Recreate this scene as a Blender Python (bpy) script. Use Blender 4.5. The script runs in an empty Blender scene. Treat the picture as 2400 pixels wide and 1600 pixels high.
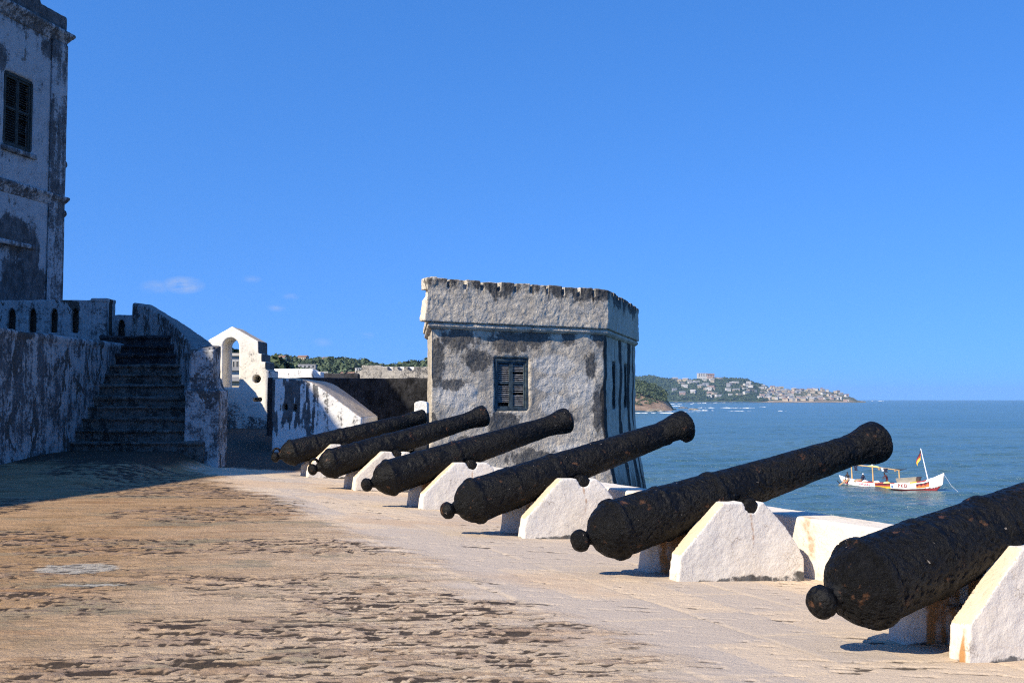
import bpy, bmesh, math, random
import numpy as np
from mathutils import Vector, Matrix

random.seed(7)
RNG = np.random.default_rng(11)
SC = bpy.context.scene
COL = SC.collection
R = math.radians

# ------------------------------------------------------------------ camera model / survey helpers
F = 2500.0                                   # focal length in pixels of a 2400 px wide frame
PITCH = math.atan(135 / F)
CP, SP = math.cos(PITCH), math.sin(PITCH)
CAM = Vector((0, 0, 1.55))
TH = R(24.4)                                 # bearing of the guns
C_, S_ = math.cos(TH), math.sin(TH)
SEA_Z = -9.35
SUN_AZ, SUN_EL = R(46), R(36)                # light travels towards +x +y


def ray(px, py):
    x, y = (px - 1200) / F, (800 - py) / F
    return Vector((x, CP - SP * y, SP + CP * y))


def at_y(px, py, Y):
    d = ray(px, py)
    return CAM + d * (Y / d.y)


def at_plane(px, py, p, n):
    d = ray(px, py)
    return CAM + d * ((Vector(p) - CAM).dot(Vector(n)) / d.dot(Vector(n)))


def W(u, v, z=0.0):                          # battery coordinates -> world
    return Vector((u * C_ - v * S_, u * S_ + v * C_, z))


def UV(x, y):
    return x * C_ + y * S_, -x * S_ + y * C_


# ------------------------------------------------------------------ numpy noise
def _hash(ix, iy, iz, seed):
    h = (ix * 374761393 + iy * 668265263 + iz * 2147483647 + seed * 974711) & 0xFFFFFFFF
    h = ((h ^ (h >> 13)) * 1274126177) & 0xFFFFFFFF
    h = ((h ^ (h >> 16)) * 2246822519) & 0xFFFFFFFF
    return ((h ^ (h >> 15)) & 0xFFFFFF) / float(0xFFFFFF)


def vnoise(x, y, z, seed=0):
    xi, yi, zi = np.floor(x).astype(np.int64), np.floor(y).astype(np.int64), np.floor(z).astype(np.int64)
    fx, fy, fz = x - xi, y - yi, z - zi
    fx, fy, fz = (t * t * t * (t * (t * 6 - 15) + 10) for t in (fx, fy, fz))
    r = 0
    for dx in (0, 1):
        for dy in (0, 1):
            for dz in (0, 1):
                w = (fx if dx else 1 - fx) * (fy if dy else 1 - fy) * (fz if dz else 1 - fz)
                r = r + w * _hash(xi + dx, yi + dy, zi + dz, seed)
    return r


def fbm(x, y, z=None, octv=4, seed=0, gain=.5, lac=2.03):
    x = np.asarray(x, float)
    y = np.asarray(y, float)
    z = np.zeros_like(x) if z is None else np.asarray(z, float)
    a, s, t = 1.0, 0, 0
    for o in range(octv):
        s = s + a * vnoise(x + 17.3 * o, y - 9.1 * o, z + 4.7 * o, seed + o)
        t += a
        a *= gain
        x, y, z = x * lac, y * lac, z * lac
    return s / t


def sstep(a, b, x):
    t = np.clip((np.asarray(x, float) - a) / (b - a), 0, 1)
    return t * t * (3 - 2 * t)


# ------------------------------------------------------------------ object helpers
def tag(o, label=None, cat=None, group=None, kind=None):
    if label: o['label'] = label
    if cat: o['category'] = cat
    if group: o['group'] = group
    if kind: o['kind'] = kind
    return o


def empty(name, loc, label, cat, group=None):
    o = bpy.data.objects.new(name, None)
    o.empty_display_size = .2
    o.location = loc
    COL.objects.link(o)
    return tag(o, label, cat, group)


def link(name, me, mats, parent=None, origin=None):
    """me holds world coordinates; the object's origin is moved to its parent's place."""
    base = Vector((0, 0, 0))
    if parent is not None:
        base = world_loc(parent)
    elif origin is not None:
        base = Vector(origin)
    if base.length > 0:
        me.transform(Matrix.Translation(-base))
    me.name = name
    o = bpy.data.objects.new(name, me)
    for m in (mats if isinstance(mats, (list, tuple)) else [mats]):
        if len(me.materials) < (len(mats) if isinstance(mats, (list, tuple)) else 1):
            me.materials.append(m)
    COL.objects.link(o)
    if parent is not None:
        o.parent = parent
    elif origin is not None:
        o.location = origin
    return o


def world_loc(o):
    p = Vector(o.location)
    while o.parent is not None:
        o = o.parent
        p = p + Vector(o.location)
    return p


class MB:
    """collects faces, then becomes one mesh"""
    def __init__(self):
        self.v, self.f, self.m = [], [], []

    def add(self, vs, fs, mat=0):
        o = len(self.v)
        self.v += [tuple(p) for p in vs]
        self.f += [tuple(i + o for i in f) for f in fs]
        self.m += [mat] * len(fs)
        return self

    def prism(self, base, ext, mat=0):
        """base: list of points (ring), ext: extrusion vector"""
        n = len(base)
        ext = Vector(ext)
        vs = [Vector(p) for p in base] + [Vector(p) + ext for p in base]
        fs = [tuple(range(n - 1, -1, -1)), tuple(range(n, 2 * n))]
        fs += [(i, (i + 1) % n, n + (i + 1) % n, n + i) for i in range(n)]
        return self.add(vs, fs, mat)

    def box(self, x0, x1, y0, y1, z0, z1, mat=0):
        return self.prism([(x0, y0, z0), (x1, y0, z0), (x1, y1, z0), (x0, y1, z0)], (0, 0, z1 - z0), mat)

    def obox(self, o, a, b, c, mat=0):
        """box from corner o along vectors a, b, c"""
        o, a, b, c = Vector(o), Vector(a), Vector(b), Vector(c)
        return self.prism([o, o + a, o + a + b, o + b], c, mat)

    def frustum(self, ring0, ring1, mat=0):
        n = len(ring0)
        fs = [tuple(range(n - 1, -1, -1)), tuple(range(n, 2 * n))]
        fs += [(i, (i + 1) % n, n + (i + 1) % n, n + i) for i in range(n)]
        return self.add(list(ring0) + list(ring1), fs, mat)

    def tube(self, pts, rad, n=8, mat=0):
        pts = [Vector(p) for p in pts]
        rads = rad if isinstance(rad, (list, tuple)) else [rad] * len(pts)
        vs, fs = [], []
        for i, p in enumerate(pts):
            d = (pts[min(i + 1, len(pts) - 1)] - pts[max(i - 1, 0)]).normalized()
            a = d.cross(Vector((0, 0, 1)))
            if a.length < .01: a = d.cross(Vector((1, 0, 0)))
            a.normalize()
            b = d.cross(a)
            for k in range(n):
                t = 2 * math.pi * k / n
                vs.append(p + (a * math.cos(t) + b * math.sin(t)) * rads[i])
        for i in range(len(pts) - 1):
            for k in range(n):
                fs.append((i * n + k, i * n + (k + 1) % n, (i + 1) * n + (k + 1) % n, (i + 1) * n + k))
        fs.append(tuple(range(n - 1, -1, -1)))
        fs.append(tuple(range((len(pts) - 1) * n, len(pts) * n)))
        return self.add(vs, fs, mat)

    def mesh(self, name='m', smooth=False):
        me = bpy.data.meshes.new(name)
        me.from_pydata(self.v, [], self.f)
        me.polygons.foreach_set('material_index', self.m)
        bm = bmesh.new()
        bm.from_mesh(me)
        bmesh.ops.recalc_face_normals(bm, faces=bm.faces)
        bm.to_mesh(me)
        bm.free()
        if smooth:
            me.polygons.foreach_set('use_smooth', [True] * len(me.polygons))
        me.update()
        return me


def evaluate(me, setup):
    """run modifiers on a mesh and return the resulting mesh"""
    o = bpy.data.objects.new('work_piece', me)
    COL.objects.link(o)
    extra = setup(o) or []
    dg = bpy.context.evaluated_depsgraph_get()
    dg.update()
    out = bpy.data.meshes.new_from_object(o.evaluated_get(dg), depsgraph=dg)
    bpy.data.objects.remove(o)
    for e in extra:
        bpy.data.objects.remove(e)
    return out


def carve(me, cutters):
    def setup(o):
        ex = []
        for c in cutters:
            co = bpy.data.objects.new('work_cutter', c)
            COL.objects.link(co)
            co.hide_render = True
            m = o.modifiers.new('b', 'BOOLEAN')
            m.operation = 'DIFFERENCE'
            m.solver = 'EXACT'
            m.object = co
            ex.append(co)
        return ex
    return evaluate(me, setup)


def remesh(me, voxel):
    def setup(o):
        m = o.modifiers.new('r', 'REMESH')
        m.mode = 'VOXEL'
        m.voxel_size = voxel
        m.use_smooth_shade = True
    return evaluate(me, setup)


def get_co(me):
    a = np.empty(len(me.vertices) * 3)
    me.vertices.foreach_get('co', a)
    return a.reshape(-1, 3)


def get_no(me):
    a = np.empty(len(me.vertices) * 3)
    me.vertex_normals.foreach_get('vector', a)
    return a.reshape(-1, 3)


def set_co(me, co):
    me.vertices.foreach_set('co', co.ravel())
    me.update()


def attr(me, name, vals):
    a = me.attributes.new(name, 'FLOAT', 'POINT')
    a.data.foreach_set('value', np.asarray(vals, dtype=np.float32))


def roughen(me, amps, seed=0):
    """amps: list of (frequency per metre, amplitude in metres)"""
    co, no = get_co(me), get_no(me)
    d = np.zeros(len(co))
    for k, (fr, am) in enumerate(amps):
        d += (fbm(co[:, 0] * fr, co[:, 1] * fr, co[:, 2] * fr, 3, seed + 31 * k) - .5) * 2 * am
    set_co(me, co + no * d[:, None])
    return me


def masonry(mb, voxel, amps=((1.3, .03), (6, .012)), seed=0, cutters=None, smooth=True):
    me = mb.mesh() if isinstance(mb, MB) else mb
    if cutters: me = carve(me, cutters)
    me = remesh(me, voxel)
    roughen(me, amps, seed)
    if smooth: me.polygons.foreach_set('use_smooth', [True] * len(me.polygons))
    return me


# ------------------------------------------------------------------ materials
class NT:
    def __init__(self, name):
        self.mat = bpy.data.materials.new(name)
        self.mat.use_nodes = True
        self.t = self.mat.node_tree
        self.b = self.t.nodes['Principled BSDF']
        self.out = self.t.nodes['Material Output']
        self.pos = self.node('ShaderNodeNewGeometry').outputs['Position']

    def node(self, typ, **kw):
        n = self.t.nodes.new(typ)
        for k, v in kw.items():
            setattr(n, k, v)
        return n

    def put(self, sock, val):
        if isinstance(val, bpy.types.NodeSocket):
            self.t.links.new(val, sock)
        elif val is not None:
            if isinstance(val, (tuple, list)) and len(val) == 3 and sock.type == 'RGBA':
                val = (*val, 1)
            sock.default_value = val

    def vec(self, sx=1, sy=1, sz=1, off=(0, 0, 0), src=None, rot=(0, 0, 0)):
        m = self.node('ShaderNodeMapping')
        self.put(m.inputs['Vector'], src or self.pos)
        m.inputs['Scale'].default_value = (sx, sy, sz)
        m.inputs['Location'].default_value = off
        m.inputs['Rotation'].default_value = rot
        return m.outputs[0]

    def noise(self, scale, detail=8, rough=.6, vec=None, dist=0.0):
        n = self.node('ShaderNodeTexNoise')
        self.put(n.inputs['Vector'], vec or self.pos)
        n.inputs['Scale'].default_value = scale
        n.inputs['Detail'].default_value = detail
        n.inputs['Roughness'].default_value = rough
        n.inputs['Distortion'].default_value = dist
        return n.outputs['Fac']

    def voro(self, scale, vec=None, feature='F1', out='Distance', rand=1.0):
        n = self.node('ShaderNodeTexVoronoi', feature=feature)
        self.put(n.inputs['Vector'], vec or self.pos)
        n.inputs['Scale'].default_value = scale
        n.inputs['Randomness'].default_value = rand
        return n.outputs[out]

    def m(self, op, a, b=None, c=None, clamp=False):
        n = self.node('ShaderNodeMath', operation=op, use_clamp=clamp)
        for s, v in zip(n.inputs, (a, b, c)):
            if v is not None: self.put(s, v)
        return n.outputs[0]

    def step(self, fac, a, b):
        n = self.node('ShaderNodeMapRange', interpolation_type='SMOOTHSTEP')
        self.put(n.inputs['Value'], fac)
        n.inputs['From Min'].default_value = a
        n.inputs['From Max'].default_value = b
        return n.outputs[0]

    def mix(self, fac, a, b, blend='MIX'):
        n = self.node('ShaderNodeMix', data_type='RGBA', blend_type=blend)
        self.put(n.inputs[0], fac)
        self.put(n.inputs[6], a)
        self.put(n.inputs[7], b)
        return n.outputs[2]

    def attr(self, name):
        return self.node('ShaderNodeAttribute', attribute_name=name).outputs['Fac']

    def bump(self, h, strength, dist, prev=None):
        n = self.node('ShaderNodeBump')
        self.put(n.inputs['Height'], h)
        n.inputs['Strength'].default_value = strength
        n.inputs['Distance'].default_value = dist
        if prev is not None: self.put(n.inputs['Normal'], prev)
        return n.outputs[0]

    def done(self, color=None, rough=.85, normal=None, spec=.25, metal=0):
        self.put(self.b.inputs['Base Color'], color)
        self.put(self.b.inputs['Roughness'], rough)
        self.put(self.b.inputs['Specular IOR Level'], spec)
        self.put(self.b.inputs['Metallic'], metal)
        if normal is not None: self.put(self.b.inputs['Normal'], normal)
        return self.mat


def mat_flat(name, col, rough=.7, var=.25, scale=3, spec=.3, metal=0, bump=.0):
    t = NT(name)
    n = t.noise(scale, 6)
    c = t.mix(t.step(n, .3, .7), tuple(x * (1 - var) for x in col), tuple(min(1, x * (1 + var)) for x in col))
    nm = t.bump(t.noise(scale * 4, 5), bump, .02) if bump else None
    return t.done(c, rough, nm, spec, metal)


def mat_plaster(name, base=(.72, .70, .66), mold=(.035, .036, .038), mold_cov=.45, render=(.17, .155, .14),
                rend_cov=.3, streak=.5, bump=.6, warm=(.62, .52, .40), warm_amt=.25, scale=1.0, use_attr=False, speck=.5, lump=.35):
    """lime plaster with black mould, rain streaks and places where it has come off"""
    t = NT(name)
    big = t.noise(.55 * scale, 9, .62, dist=.4)
    mid = t.noise(2.3 * scale, 9, .68)
    fine = t.noise(15 * scale, 8, .7)
    vs = t.noise(1.0, 8, .65, t.vec(5.5 * scale, 5.5 * scale, .45 * scale))
    flakes = t.noise(5.0 * scale, 10, .75, t.vec(1, 1, .6, (31, 5, 2)))
    col = t.mix(t.step(mid, .35, .7), base, tuple(b * .86 for b in base))
    col = t.mix(t.m('MULTIPLY', t.step(big, .45, .7), warm_amt), col, warm)
    # exposed render where the limewash fell off, hard ragged edges
    pm = t.m('ADD', t.m('MULTIPLY', t.noise(1.1 * scale, 6, .62, t.vec(1, 1, .8, (7, 3, 9)), .8), .62), t.m('MULTIPLY', flakes, .38))
    th = .62 - .22 * rend_cov
    pmask = t.step(pm, th, th + .014)
    rc = t.mix(t.step(fine, .35, .65), render, tuple(r * .62 for r in render))
    if rend_cov > 0:
        col = t.mix(pmask, col, rc)
    # mould, with stains and painted shade from the vertex mask
    mm = t.m('ADD', t.m('MULTIPLY', big, .32), t.m('MULTIPLY', mid, .32))
    mm = t.m('ADD', mm, t.m('MULTIPLY', vs, streak * .38))
    mm = t.m('ADD', mm, t.m('MULTIPLY', fine, .34))
    if use_attr:
        mm = t.m('ADD', mm, t.m('MULTIPLY', t.attr('stain_and_shade'), .55))
    c0 = .50 + .19 * streak - .12 * (mold_cov - .4)
    mmask = t.m('MULTIPLY', t.step(mm, c0, c0 + .09), .93)
    mc = t.mix(t.step(flakes, .4, .6), mold, tuple(x * 2.6 + .01 for x in mold))
    col = t.mix(mmask, col, mc)
    # fine specks
    sp = t.step(t.m('ADD', t.m('MULTIPLY', t.noise(38 * scale, 4, .6), .6), t.m('MULTIPLY', mid, .4)), .56, .62)
    col = t.mix(t.m('MULTIPLY', sp, speck), col, tuple(x * 2 for x in mold))
    h = t.m('ADD', t.m('MULTIPLY', fine, .5), t.m('MULTIPLY', mid, .9))
    h = t.m('SUBTRACT', h, t.m('MULTIPLY', pmask, .22 if rend_cov > 0 else 0))
    nm = t.bump(h, bump, .05)
    nm = t.bump(t.noise(7 * scale, 4, .55), lump, .06, nm)
    return t.done(col, .92, nm, .12)


def mat_iron(name, off):
    t = NT(name)
    p = t.vec(1, 1, 1, off)
    a = t.noise(24, 9, .75, p)
    b = t.noise(5, 6, .6, p)
    c = t.noise(60, 6, .7, p)
    col = t.mix(t.step(a, .35, .7), (.0014, .0015, .0019), (.0062, .0063, .0070))
    rust = t.m('ADD', t.m('MULTIPLY', t.noise(11, 8, .65, t.vec(1, 1, 1, (off[0] + 5, 3, 1))), .6), t.m('MULTIPLY', b, .4))
    col = t.mix(t.m('MULTIPLY', t.step(rust, .585, .65), .75), col, (.10, .047, .024))
    col = t.mix(t.m('MULTIPLY', t.step(c, .64, .71), .40), col, (.05, .040, .034))
    wh = t.m('MULTIPLY', t.step(t.noise(23, 3, .5, t.vec(1, 1, 1, (2, off[1] + 9, 7))), .735, .76), .6)
    col = t.mix(wh, col, (.32, .28, .24))
    vor = t.voro(52, p)
    smooth = t.step(t.noise(3.2, 5, .6, p), .36, .62)
    h = t.m('MULTIPLY', t.m('ADD', t.m('MULTIPLY', a, 1.25), t.m('ADD', t.m('MULTIPLY', c, .4), t.m('MULTIPLY', vor, .22))), t.m('ADD', t.m('MULTIPLY', smooth, .75), .35))
    nm = t.bump(h, 1.0, .019)
    return t.done(col, t.m('ADD', .30, t.m('MULTIPLY', a, .3)), nm, .17)


M = {}
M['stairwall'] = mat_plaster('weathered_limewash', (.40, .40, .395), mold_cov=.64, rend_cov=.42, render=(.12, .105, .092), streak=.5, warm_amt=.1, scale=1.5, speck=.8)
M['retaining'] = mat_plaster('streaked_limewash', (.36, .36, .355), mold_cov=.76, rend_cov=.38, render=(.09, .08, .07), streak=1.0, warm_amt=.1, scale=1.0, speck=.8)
M['upper'] = mat_plaster('upper_parapet_limewash', (.35, .355, .36), mold_cov=.5, rend_cov=.2, render=(.09, .08, .07), streak=.8, warm_amt=.1, speck=.8)
M['coping'] = mat_plaster('grey_coping_render', (.22, .21, .20), mold_cov=.3, rend_cov=.2, streak=.2, warm_amt=.2)
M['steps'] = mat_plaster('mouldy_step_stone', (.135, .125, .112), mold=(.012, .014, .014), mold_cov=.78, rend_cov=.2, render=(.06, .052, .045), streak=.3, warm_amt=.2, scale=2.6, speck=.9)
M['castle'] = mat_plaster('castle_limewash', (.35, .37, .39), mold_cov=.22, rend_cov=.12, render=(.2, .19, .18), streak=.95, warm_amt=.0, bump=.4, use_attr=True, speck=.5)
M['arch'] = mat_plaster('clean_limewash', (.80, .76, .68), mold_cov=.02, rend_cov=0, streak=.4, warm=(.75, .66, .52), warm_amt=.3, bump=.3, speck=.12, use_attr=True, lump=.2)
M['ramp'] = mat_plaster('ramp_limewash', (.80, .78, .74), mold_cov=.12, rend_cov=0, streak=1.3, warm_amt=.1, bump=.35, speck=.2, use_attr=True)
M['ramptop'] = mat_plaster('sandy_ramp_top', (.52, .43, .33), mold_cov=.1, rend_cov=0, streak=.1, warm_amt=.3, bump=.6, speck=.3)
M['black'] = mat_plaster('black_mouldy_plaster', (.05, .05, .055), mold=(.009, .009, .01), mold_cov=1.02, rend_cov=0, streak=.5, warm_amt=0, bump=.6)
M['battlement'] = mat_plaster('old_battlement_plaster', (.40, .37, .32), mold_cov=.62, rend_cov=.0, streak=.5, warm_amt=.2)
M['mount'] = mat_plaster('white_painted_mount', (.70, .66, .60), mold_cov=-.1, rend_cov=0, streak=.3, warm=(.72, .60, .44), warm_amt=.45, bump=.42, speck=.14, lump=.14, use_attr=True)
M['parapet'] = mat_plaster('white_painted_parapet', (.76, .70, .61), mold_cov=.05, rend_cov=0, streak=.5, warm=(.74, .58, .38), warm_amt=.4, bump=.45, speck=.25, lump=.15)
M['pier'] = mat_plaster('small_white_pier', (.74, .72, .67), mold_cov=.1, rend_cov=0, streak=.3)
M['rampart'] = mat_plaster('sea_rampart', (.25, .24, .22), mold_cov=.8, rend_cov=.5, streak=.8)


def mat_tower():
    t = NT('tower_weathered_plaster')
    big = t.noise(.7, 9, .62, dist=.6)
    mid = t.noise(2.6, 10, .7)
    fine = t.noise(17, 8, .72)
    fl = t.noise(5.5, 10, .75, t.vec(1, 1, .8, (3, 8, 1)))
    vs = t.noise(1.0, 8, .6, t.vec(7, 7, .4))
    col = t.mix(t.step(mid, .36, .66), (.60, .535, .44), (.41, .36, .29))
    col = t.mix(t.m('MULTIPLY', t.step(big, .46, .62), .55), col, (.36, .31, .25))
    # pale patches of surviving limewash, and sunlight painted on the battlement's left end
    pl = t.m('ADD', t.m('MULTIPLY', t.attr('pale'), .5), t.m('MULTIPLY', t.m('ADD', t.m('MULTIPLY', fl, .5), t.m('MULTIPLY', mid, .5)), .75))
    col = t.mix(t.m('MULTIPLY', t.step(pl, .52, .60), .85), col, (.64, .59, .515))
    st = t.m('ADD', t.m('MULTIPLY', t.attr('stain_and_shade'), .40), t.m('ADD', t.m('MULTIPLY', mid, .55), t.m('ADD', t.m('MULTIPLY', fl, .50), t.m('MULTIPLY', vs, .16))))
    dk = t.m('MULTIPLY', t.step(st, .785, .89), .88)
    dcol = t.mix(t.step(fine, .38, .62), (.036, .037, .04), (.12, .118, .113))
    col = t.mix(dk, col, dcol)
    sk = t.m('ADD', t.m('MULTIPLY', t.attr('streak'), .7), t.m('MULTIPLY', vs, .45))
    col = t.mix(t.m('MULTIPLY', t.step(sk, .50, .70), .95), col, (.022, .022, .024))
    sp = t.step(t.m('ADD', t.m('MULTIPLY', t.noise(40, 4, .6), .55), t.m('MULTIPLY', fl, .45)), .565, .62)
    col = t.mix(t.m('MULTIPLY', sp, .7), col, (.07, .068, .065))
    h = t.m('ADD', t.m('MULTIPLY', fine, .45), t.m('MULTIPLY', fl, 1.1))
    nm = t.bump(h, .8, .05)
    nm = t.bump(t.noise(5, 5, .6, dist=.8), .7, .09, nm)
    return t.done(col, .93, nm, .12)


M['tower'] = mat_tower()


def mat_ground():
    t = NT('terrace_stone')
    ridge, cav, pave, slab, patch = (t.attr(n) for n in ('ridge', 'cav', 'pave', 'slab', 'patch'))
    big = t.noise(.33, 7, .6, t.vec(1, 1.6, 1), .5)
    mid = t.noise(1.6, 9, .65, t.vec(1, 2.2, 1), .3)
    fine = t.noise(1, 8, .74, t.vec(15, 30, 9))
    grit = t.noise(45, 5, .7)
    xx = t.node('ShaderNodeSeparateXYZ')
    t.put(xx.inputs[0], t.pos)
    left = t.step(t.m('ADD', xx.outputs[0], t.m('MULTIPLY', big, 2.6)), 1.2, -3.0)
    sand = t.mix(t.step(mid, .36, .66), (.61, .475, .34), (.53, .405, .285))
    warm = t.mix(t.step(mid, .4, .62), (.43, .275, .15), (.32, .20, .10))
    rough = t.mix(left, sand, warm)
    rough = t.mix(t.m('MULTIPLY', t.step(t.noise(.8, 6, .6, t.vec(.6, 2.2, 1, (4, 4, 4)), .5), .55, .68), .4), rough, (.27, .125, .05))
    rough = t.mix(t.m('MULTIPLY', t.step(t.noise(.9, 6, .6, t.vec(.7, 1.8, 1, (14, 24, 4)), .5), .53, .66), .65), rough, (.215, .195, .135))
    stone = t.mix(t.step(fine, .35, .65), (.33, .235, .175), (.19, .135, .105))
    stone = t.mix(t.m('MULTIPLY', t.step(t.noise(2.2, 4, .6), .5, .62), .6), stone, (.255, .15, .07))
    rough = t.mix(t.m('MULTIPLY', t.step(t.m('ADD', ridge, t.m('MULTIPLY', t.m('SUBTRACT', fine, .5), .9)), .35, .62), .62), rough, stone)
    rough = t.mix(t.m('MULTIPLY', t.step(fine, .55, .72), .45), rough, (.13, .085, .06))
    rough = t.mix(t.m('MULTIPLY', t.step(fine, .42, .28), .45), rough, (.56, .45, .34))
    pv = t.mix(t.step(t.m('ADD', t.m('MULTIPLY', mid, .5), t.m('MULTIPLY', slab, .5)), .3, .7), (.60, .475, .345), (.545, .44, .335))
    pv = t.mix(t.m('MULTIPLY', t.step(slab, .45, .6), .6), pv, (.48, .405, .335))
    pv = t.mix(t.m('MULTIPLY', t.step(big, .5, .65), .6), pv, (.53, .36, .22))
    pv = t.mix(t.m('MULTIPLY', t.step(fine, .6, .75), .35), pv, (.25, .18, .13))
    pv = t.mix(t.m('MULTIPLY', t.attr('joint'), .55), pv, (.64, .50, .34))
    col = t.mix(pave, rough, pv)
    col = t.mix(t.m('MULTIPLY', t.step(t.m('ADD', patch, t.m('MULTIPLY', t.m('SUBTRACT', fine, .5), .7)), .42, .6), .85), col, (.44, .41, .35))
    col = t.mix(t.m('MULTIPLY', t.step(cav, .3, .8), .9), col, (.032, .024, .020))  # cavities, plus painted shade of passage floor and stair foot
    col = t.mix(t.m('MULTIPLY', t.step(grit, .62, .72), .4), col, (.13, .09, .06))
    rm = t.m('SUBTRACT', 1.0, t.m('MULTIPLY', pave, .65))
    h = t.m('ADD', t.m('MULTIPLY', fine, t.m('MULTIPLY', rm, 1.4)), t.m('MULTIPLY', grit, .25))
    nm = t.bump(h, .9, .03)
    return t.done(col, .9, nm, .2)


M['ground'] = mat_ground()


def mat_sea():
    t = NT('sea_water')
    a = t.noise(.11, 6, .62, t.vec(1, 1.7, 1, rot=(0, 0, .5)), .5)
    b = t.noise(.55, 6, .62, t.vec(1, 1.9, 1, rot=(0, 0, .35)), .6)
    c = t.noise(2.1, 4, .6, t.vec(1, 1.8, 1, rot=(0, 0, .6)), .4)
    L = t.noise(.012, 5, .6, t.vec(.5, 2.5, 1), .5)
    col = t.mix(t.step(L, .35, .65), (.055, .125, .138), (.08, .150, .148))
    cap = t.step(t.m('ADD', t.m('MULTIPLY', b, .6), t.m('MULTIPLY', a, .4)), .76, .80)
    col = t.mix(t.m('MULTIPLY', cap, .6), col, (.55, .6, .62))
    h = t.m('ADD', t.m('MULTIPLY', a, 1.6), t.m('ADD', t.m('MULTIPLY', b, .8), t.m('MULTIPLY', c, .22)))
    nm = t.bump(h, 1.0, 1.0)
    return t.done(col, .22, nm, .5)


M['sea'] = mat_sea()
M['foam'] = mat_flat('sea_foam', (.62, .65, .67), .9, .1, .3)
M['iron_dark'] = mat_flat('old_iron', (.03, .028, .026), .6, .4, 30, .4, bump=.4)
M['shutter'] = mat_flat('blue_green_shutter_paint', (.048, .068, .078), .7, .5, 9, bump=.3)
M['slat'] = mat_flat('lit_edge_slat', (.30, .28, .26), .8, .5, 12)  # pale tone stands in for sunlit slat edges
M['shutter_dark'] = mat_flat('dark_shutter_wood', (.022, .03, .03), .8, .4, 6)
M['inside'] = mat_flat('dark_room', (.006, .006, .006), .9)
M['ochre'] = mat_plaster('ochre_stained_top', (.60, .48, .34), mold_cov=-.1, rend_cov=0, streak=.2, warm=(.72, .62, .48), warm_amt=.55, bump=.6, speck=.15, lump=.4)


def mat_mount(key):
    """white painted mount with rust runs"""
    m = M[key]
    t = m.node_tree
    b = t.nodes['Principled BSDF']
    src = b.inputs['Base Color'].links[0].from_socket
    a = t.nodes.new('ShaderNodeAttribute'); a.attribute_name = 'rust'
    no = t.nodes.new('ShaderNodeTexNoise'); no.inputs['Scale'].default_value = 14; no.inputs['Detail'].default_value = 7
    g = t.nodes.new('ShaderNodeNewGeometry'); t.links.new(g.outputs['Position'], no.inputs['Vector'])
    mu = t.nodes.new('ShaderNodeMath'); mu.operation = 'MULTIPLY_ADD'
    t.links.new(no.outputs['Fac'], mu.inputs[0]); mu.inputs[1].default_value = .8
    t.links.new(a.outputs['Fac'], mu.inputs[2])
    mr = t.nodes.new('ShaderNodeMapRange'); mr.interpolation_type = 'SMOOTHSTEP'
    mr.inputs['From Min'].default_value = .66; mr.inputs['From Max'].default_value = 1.15
    t.links.new(mu.outputs[0], mr.inputs['Value'])
    mx = t.nodes.new('ShaderNodeMix'); mx.data_type = 'RGBA'
    t.links.new(mr.outputs[0], mx.inputs[0]); t.links.new(src, mx.inputs[6]); mx.inputs[7].default_value = (.42, .22, .09, 1)
    t.links.new(mx.outputs[2], b.inputs['Base Color'])
    # hairline cracks
    v = t.nodes.new('ShaderNodeTexVoronoi'); v.feature = 'DISTANCE_TO_EDGE'; v.inputs['Scale'].default_value = 4.5
    wn = t.nodes.new('ShaderNodeTexNoise'); wn.inputs['Scale'].default_value = 3; wn.inputs['Detail'].default_value = 6
    t.links.new(g.outputs['Position'], wn.inputs['Vector'])
    va = t.nodes.new('ShaderNodeVectorMath'); va.operation = 'MULTIPLY_ADD'
    t.links.new(wn.outputs['Color'], va.inputs[0]); va.inputs[1].default_value = (.5, .5, .5); t.links.new(g.outputs['Position'], va.inputs[2])
    t.links.new(va.outputs[0], v.inputs['Vector'])
    cr = t.nodes.new('ShaderNodeMapRange'); cr.inputs['From Min'].default_value = .012; cr.inputs['From Max'].default_value = .002
    t.links.new(v.outputs['Distance'], cr.inputs['Value'])
    gate = t.nodes.new('ShaderNodeMapRange'); gate.inputs['From Min'].default_value = .50; gate.inputs['From Max'].default_value = .58
    t.links.new(wn.outputs['Fac'], gate.inputs['Value'])
    mm = t.nodes.new('ShaderNodeMath'); mm.operation = 'MULTIPLY'; mm.use_clamp = True
    t.links.new(cr.outputs[0], mm.inputs[0]); t.links.new(gate.outputs[0], mm.inputs[1])
    m2 = t.nodes.new('ShaderNodeMath'); m2.operation = 'MULTIPLY'; m2.inputs[1].default_value = .6
    t.links.new(mm.outputs[0], m2.inputs[0])
    mx2 = t.nodes.new('ShaderNodeMix'); mx2.data_type = 'RGBA'
    t.links.new(m2.outputs[0], mx2.inputs[0]); t.links.new(mx.outputs[2], mx2.inputs[6]); mx2.inputs[7].default_value = (.22, .17, .12, 1)
    t.links.new(mx2.outputs[2], b.inputs['Base Color'])
    return m


mat_mount('mount')
mat_mount('parapet')

# ------------------------------------------------------------------ camera, sky, sun
cam = bpy.data.cameras.new('camera')
cam.sensor_width = 36
cam.lens = F / 2400 * 36
cam.clip_start = .05
cam.clip_end = 80000
co = bpy.data.objects.new('camera', cam)
co.location = CAM
co.rotation_euler = (math.pi / 2 + PITCH, 0, 0)
COL.objects.link(co)
SC.camera = co

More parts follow.
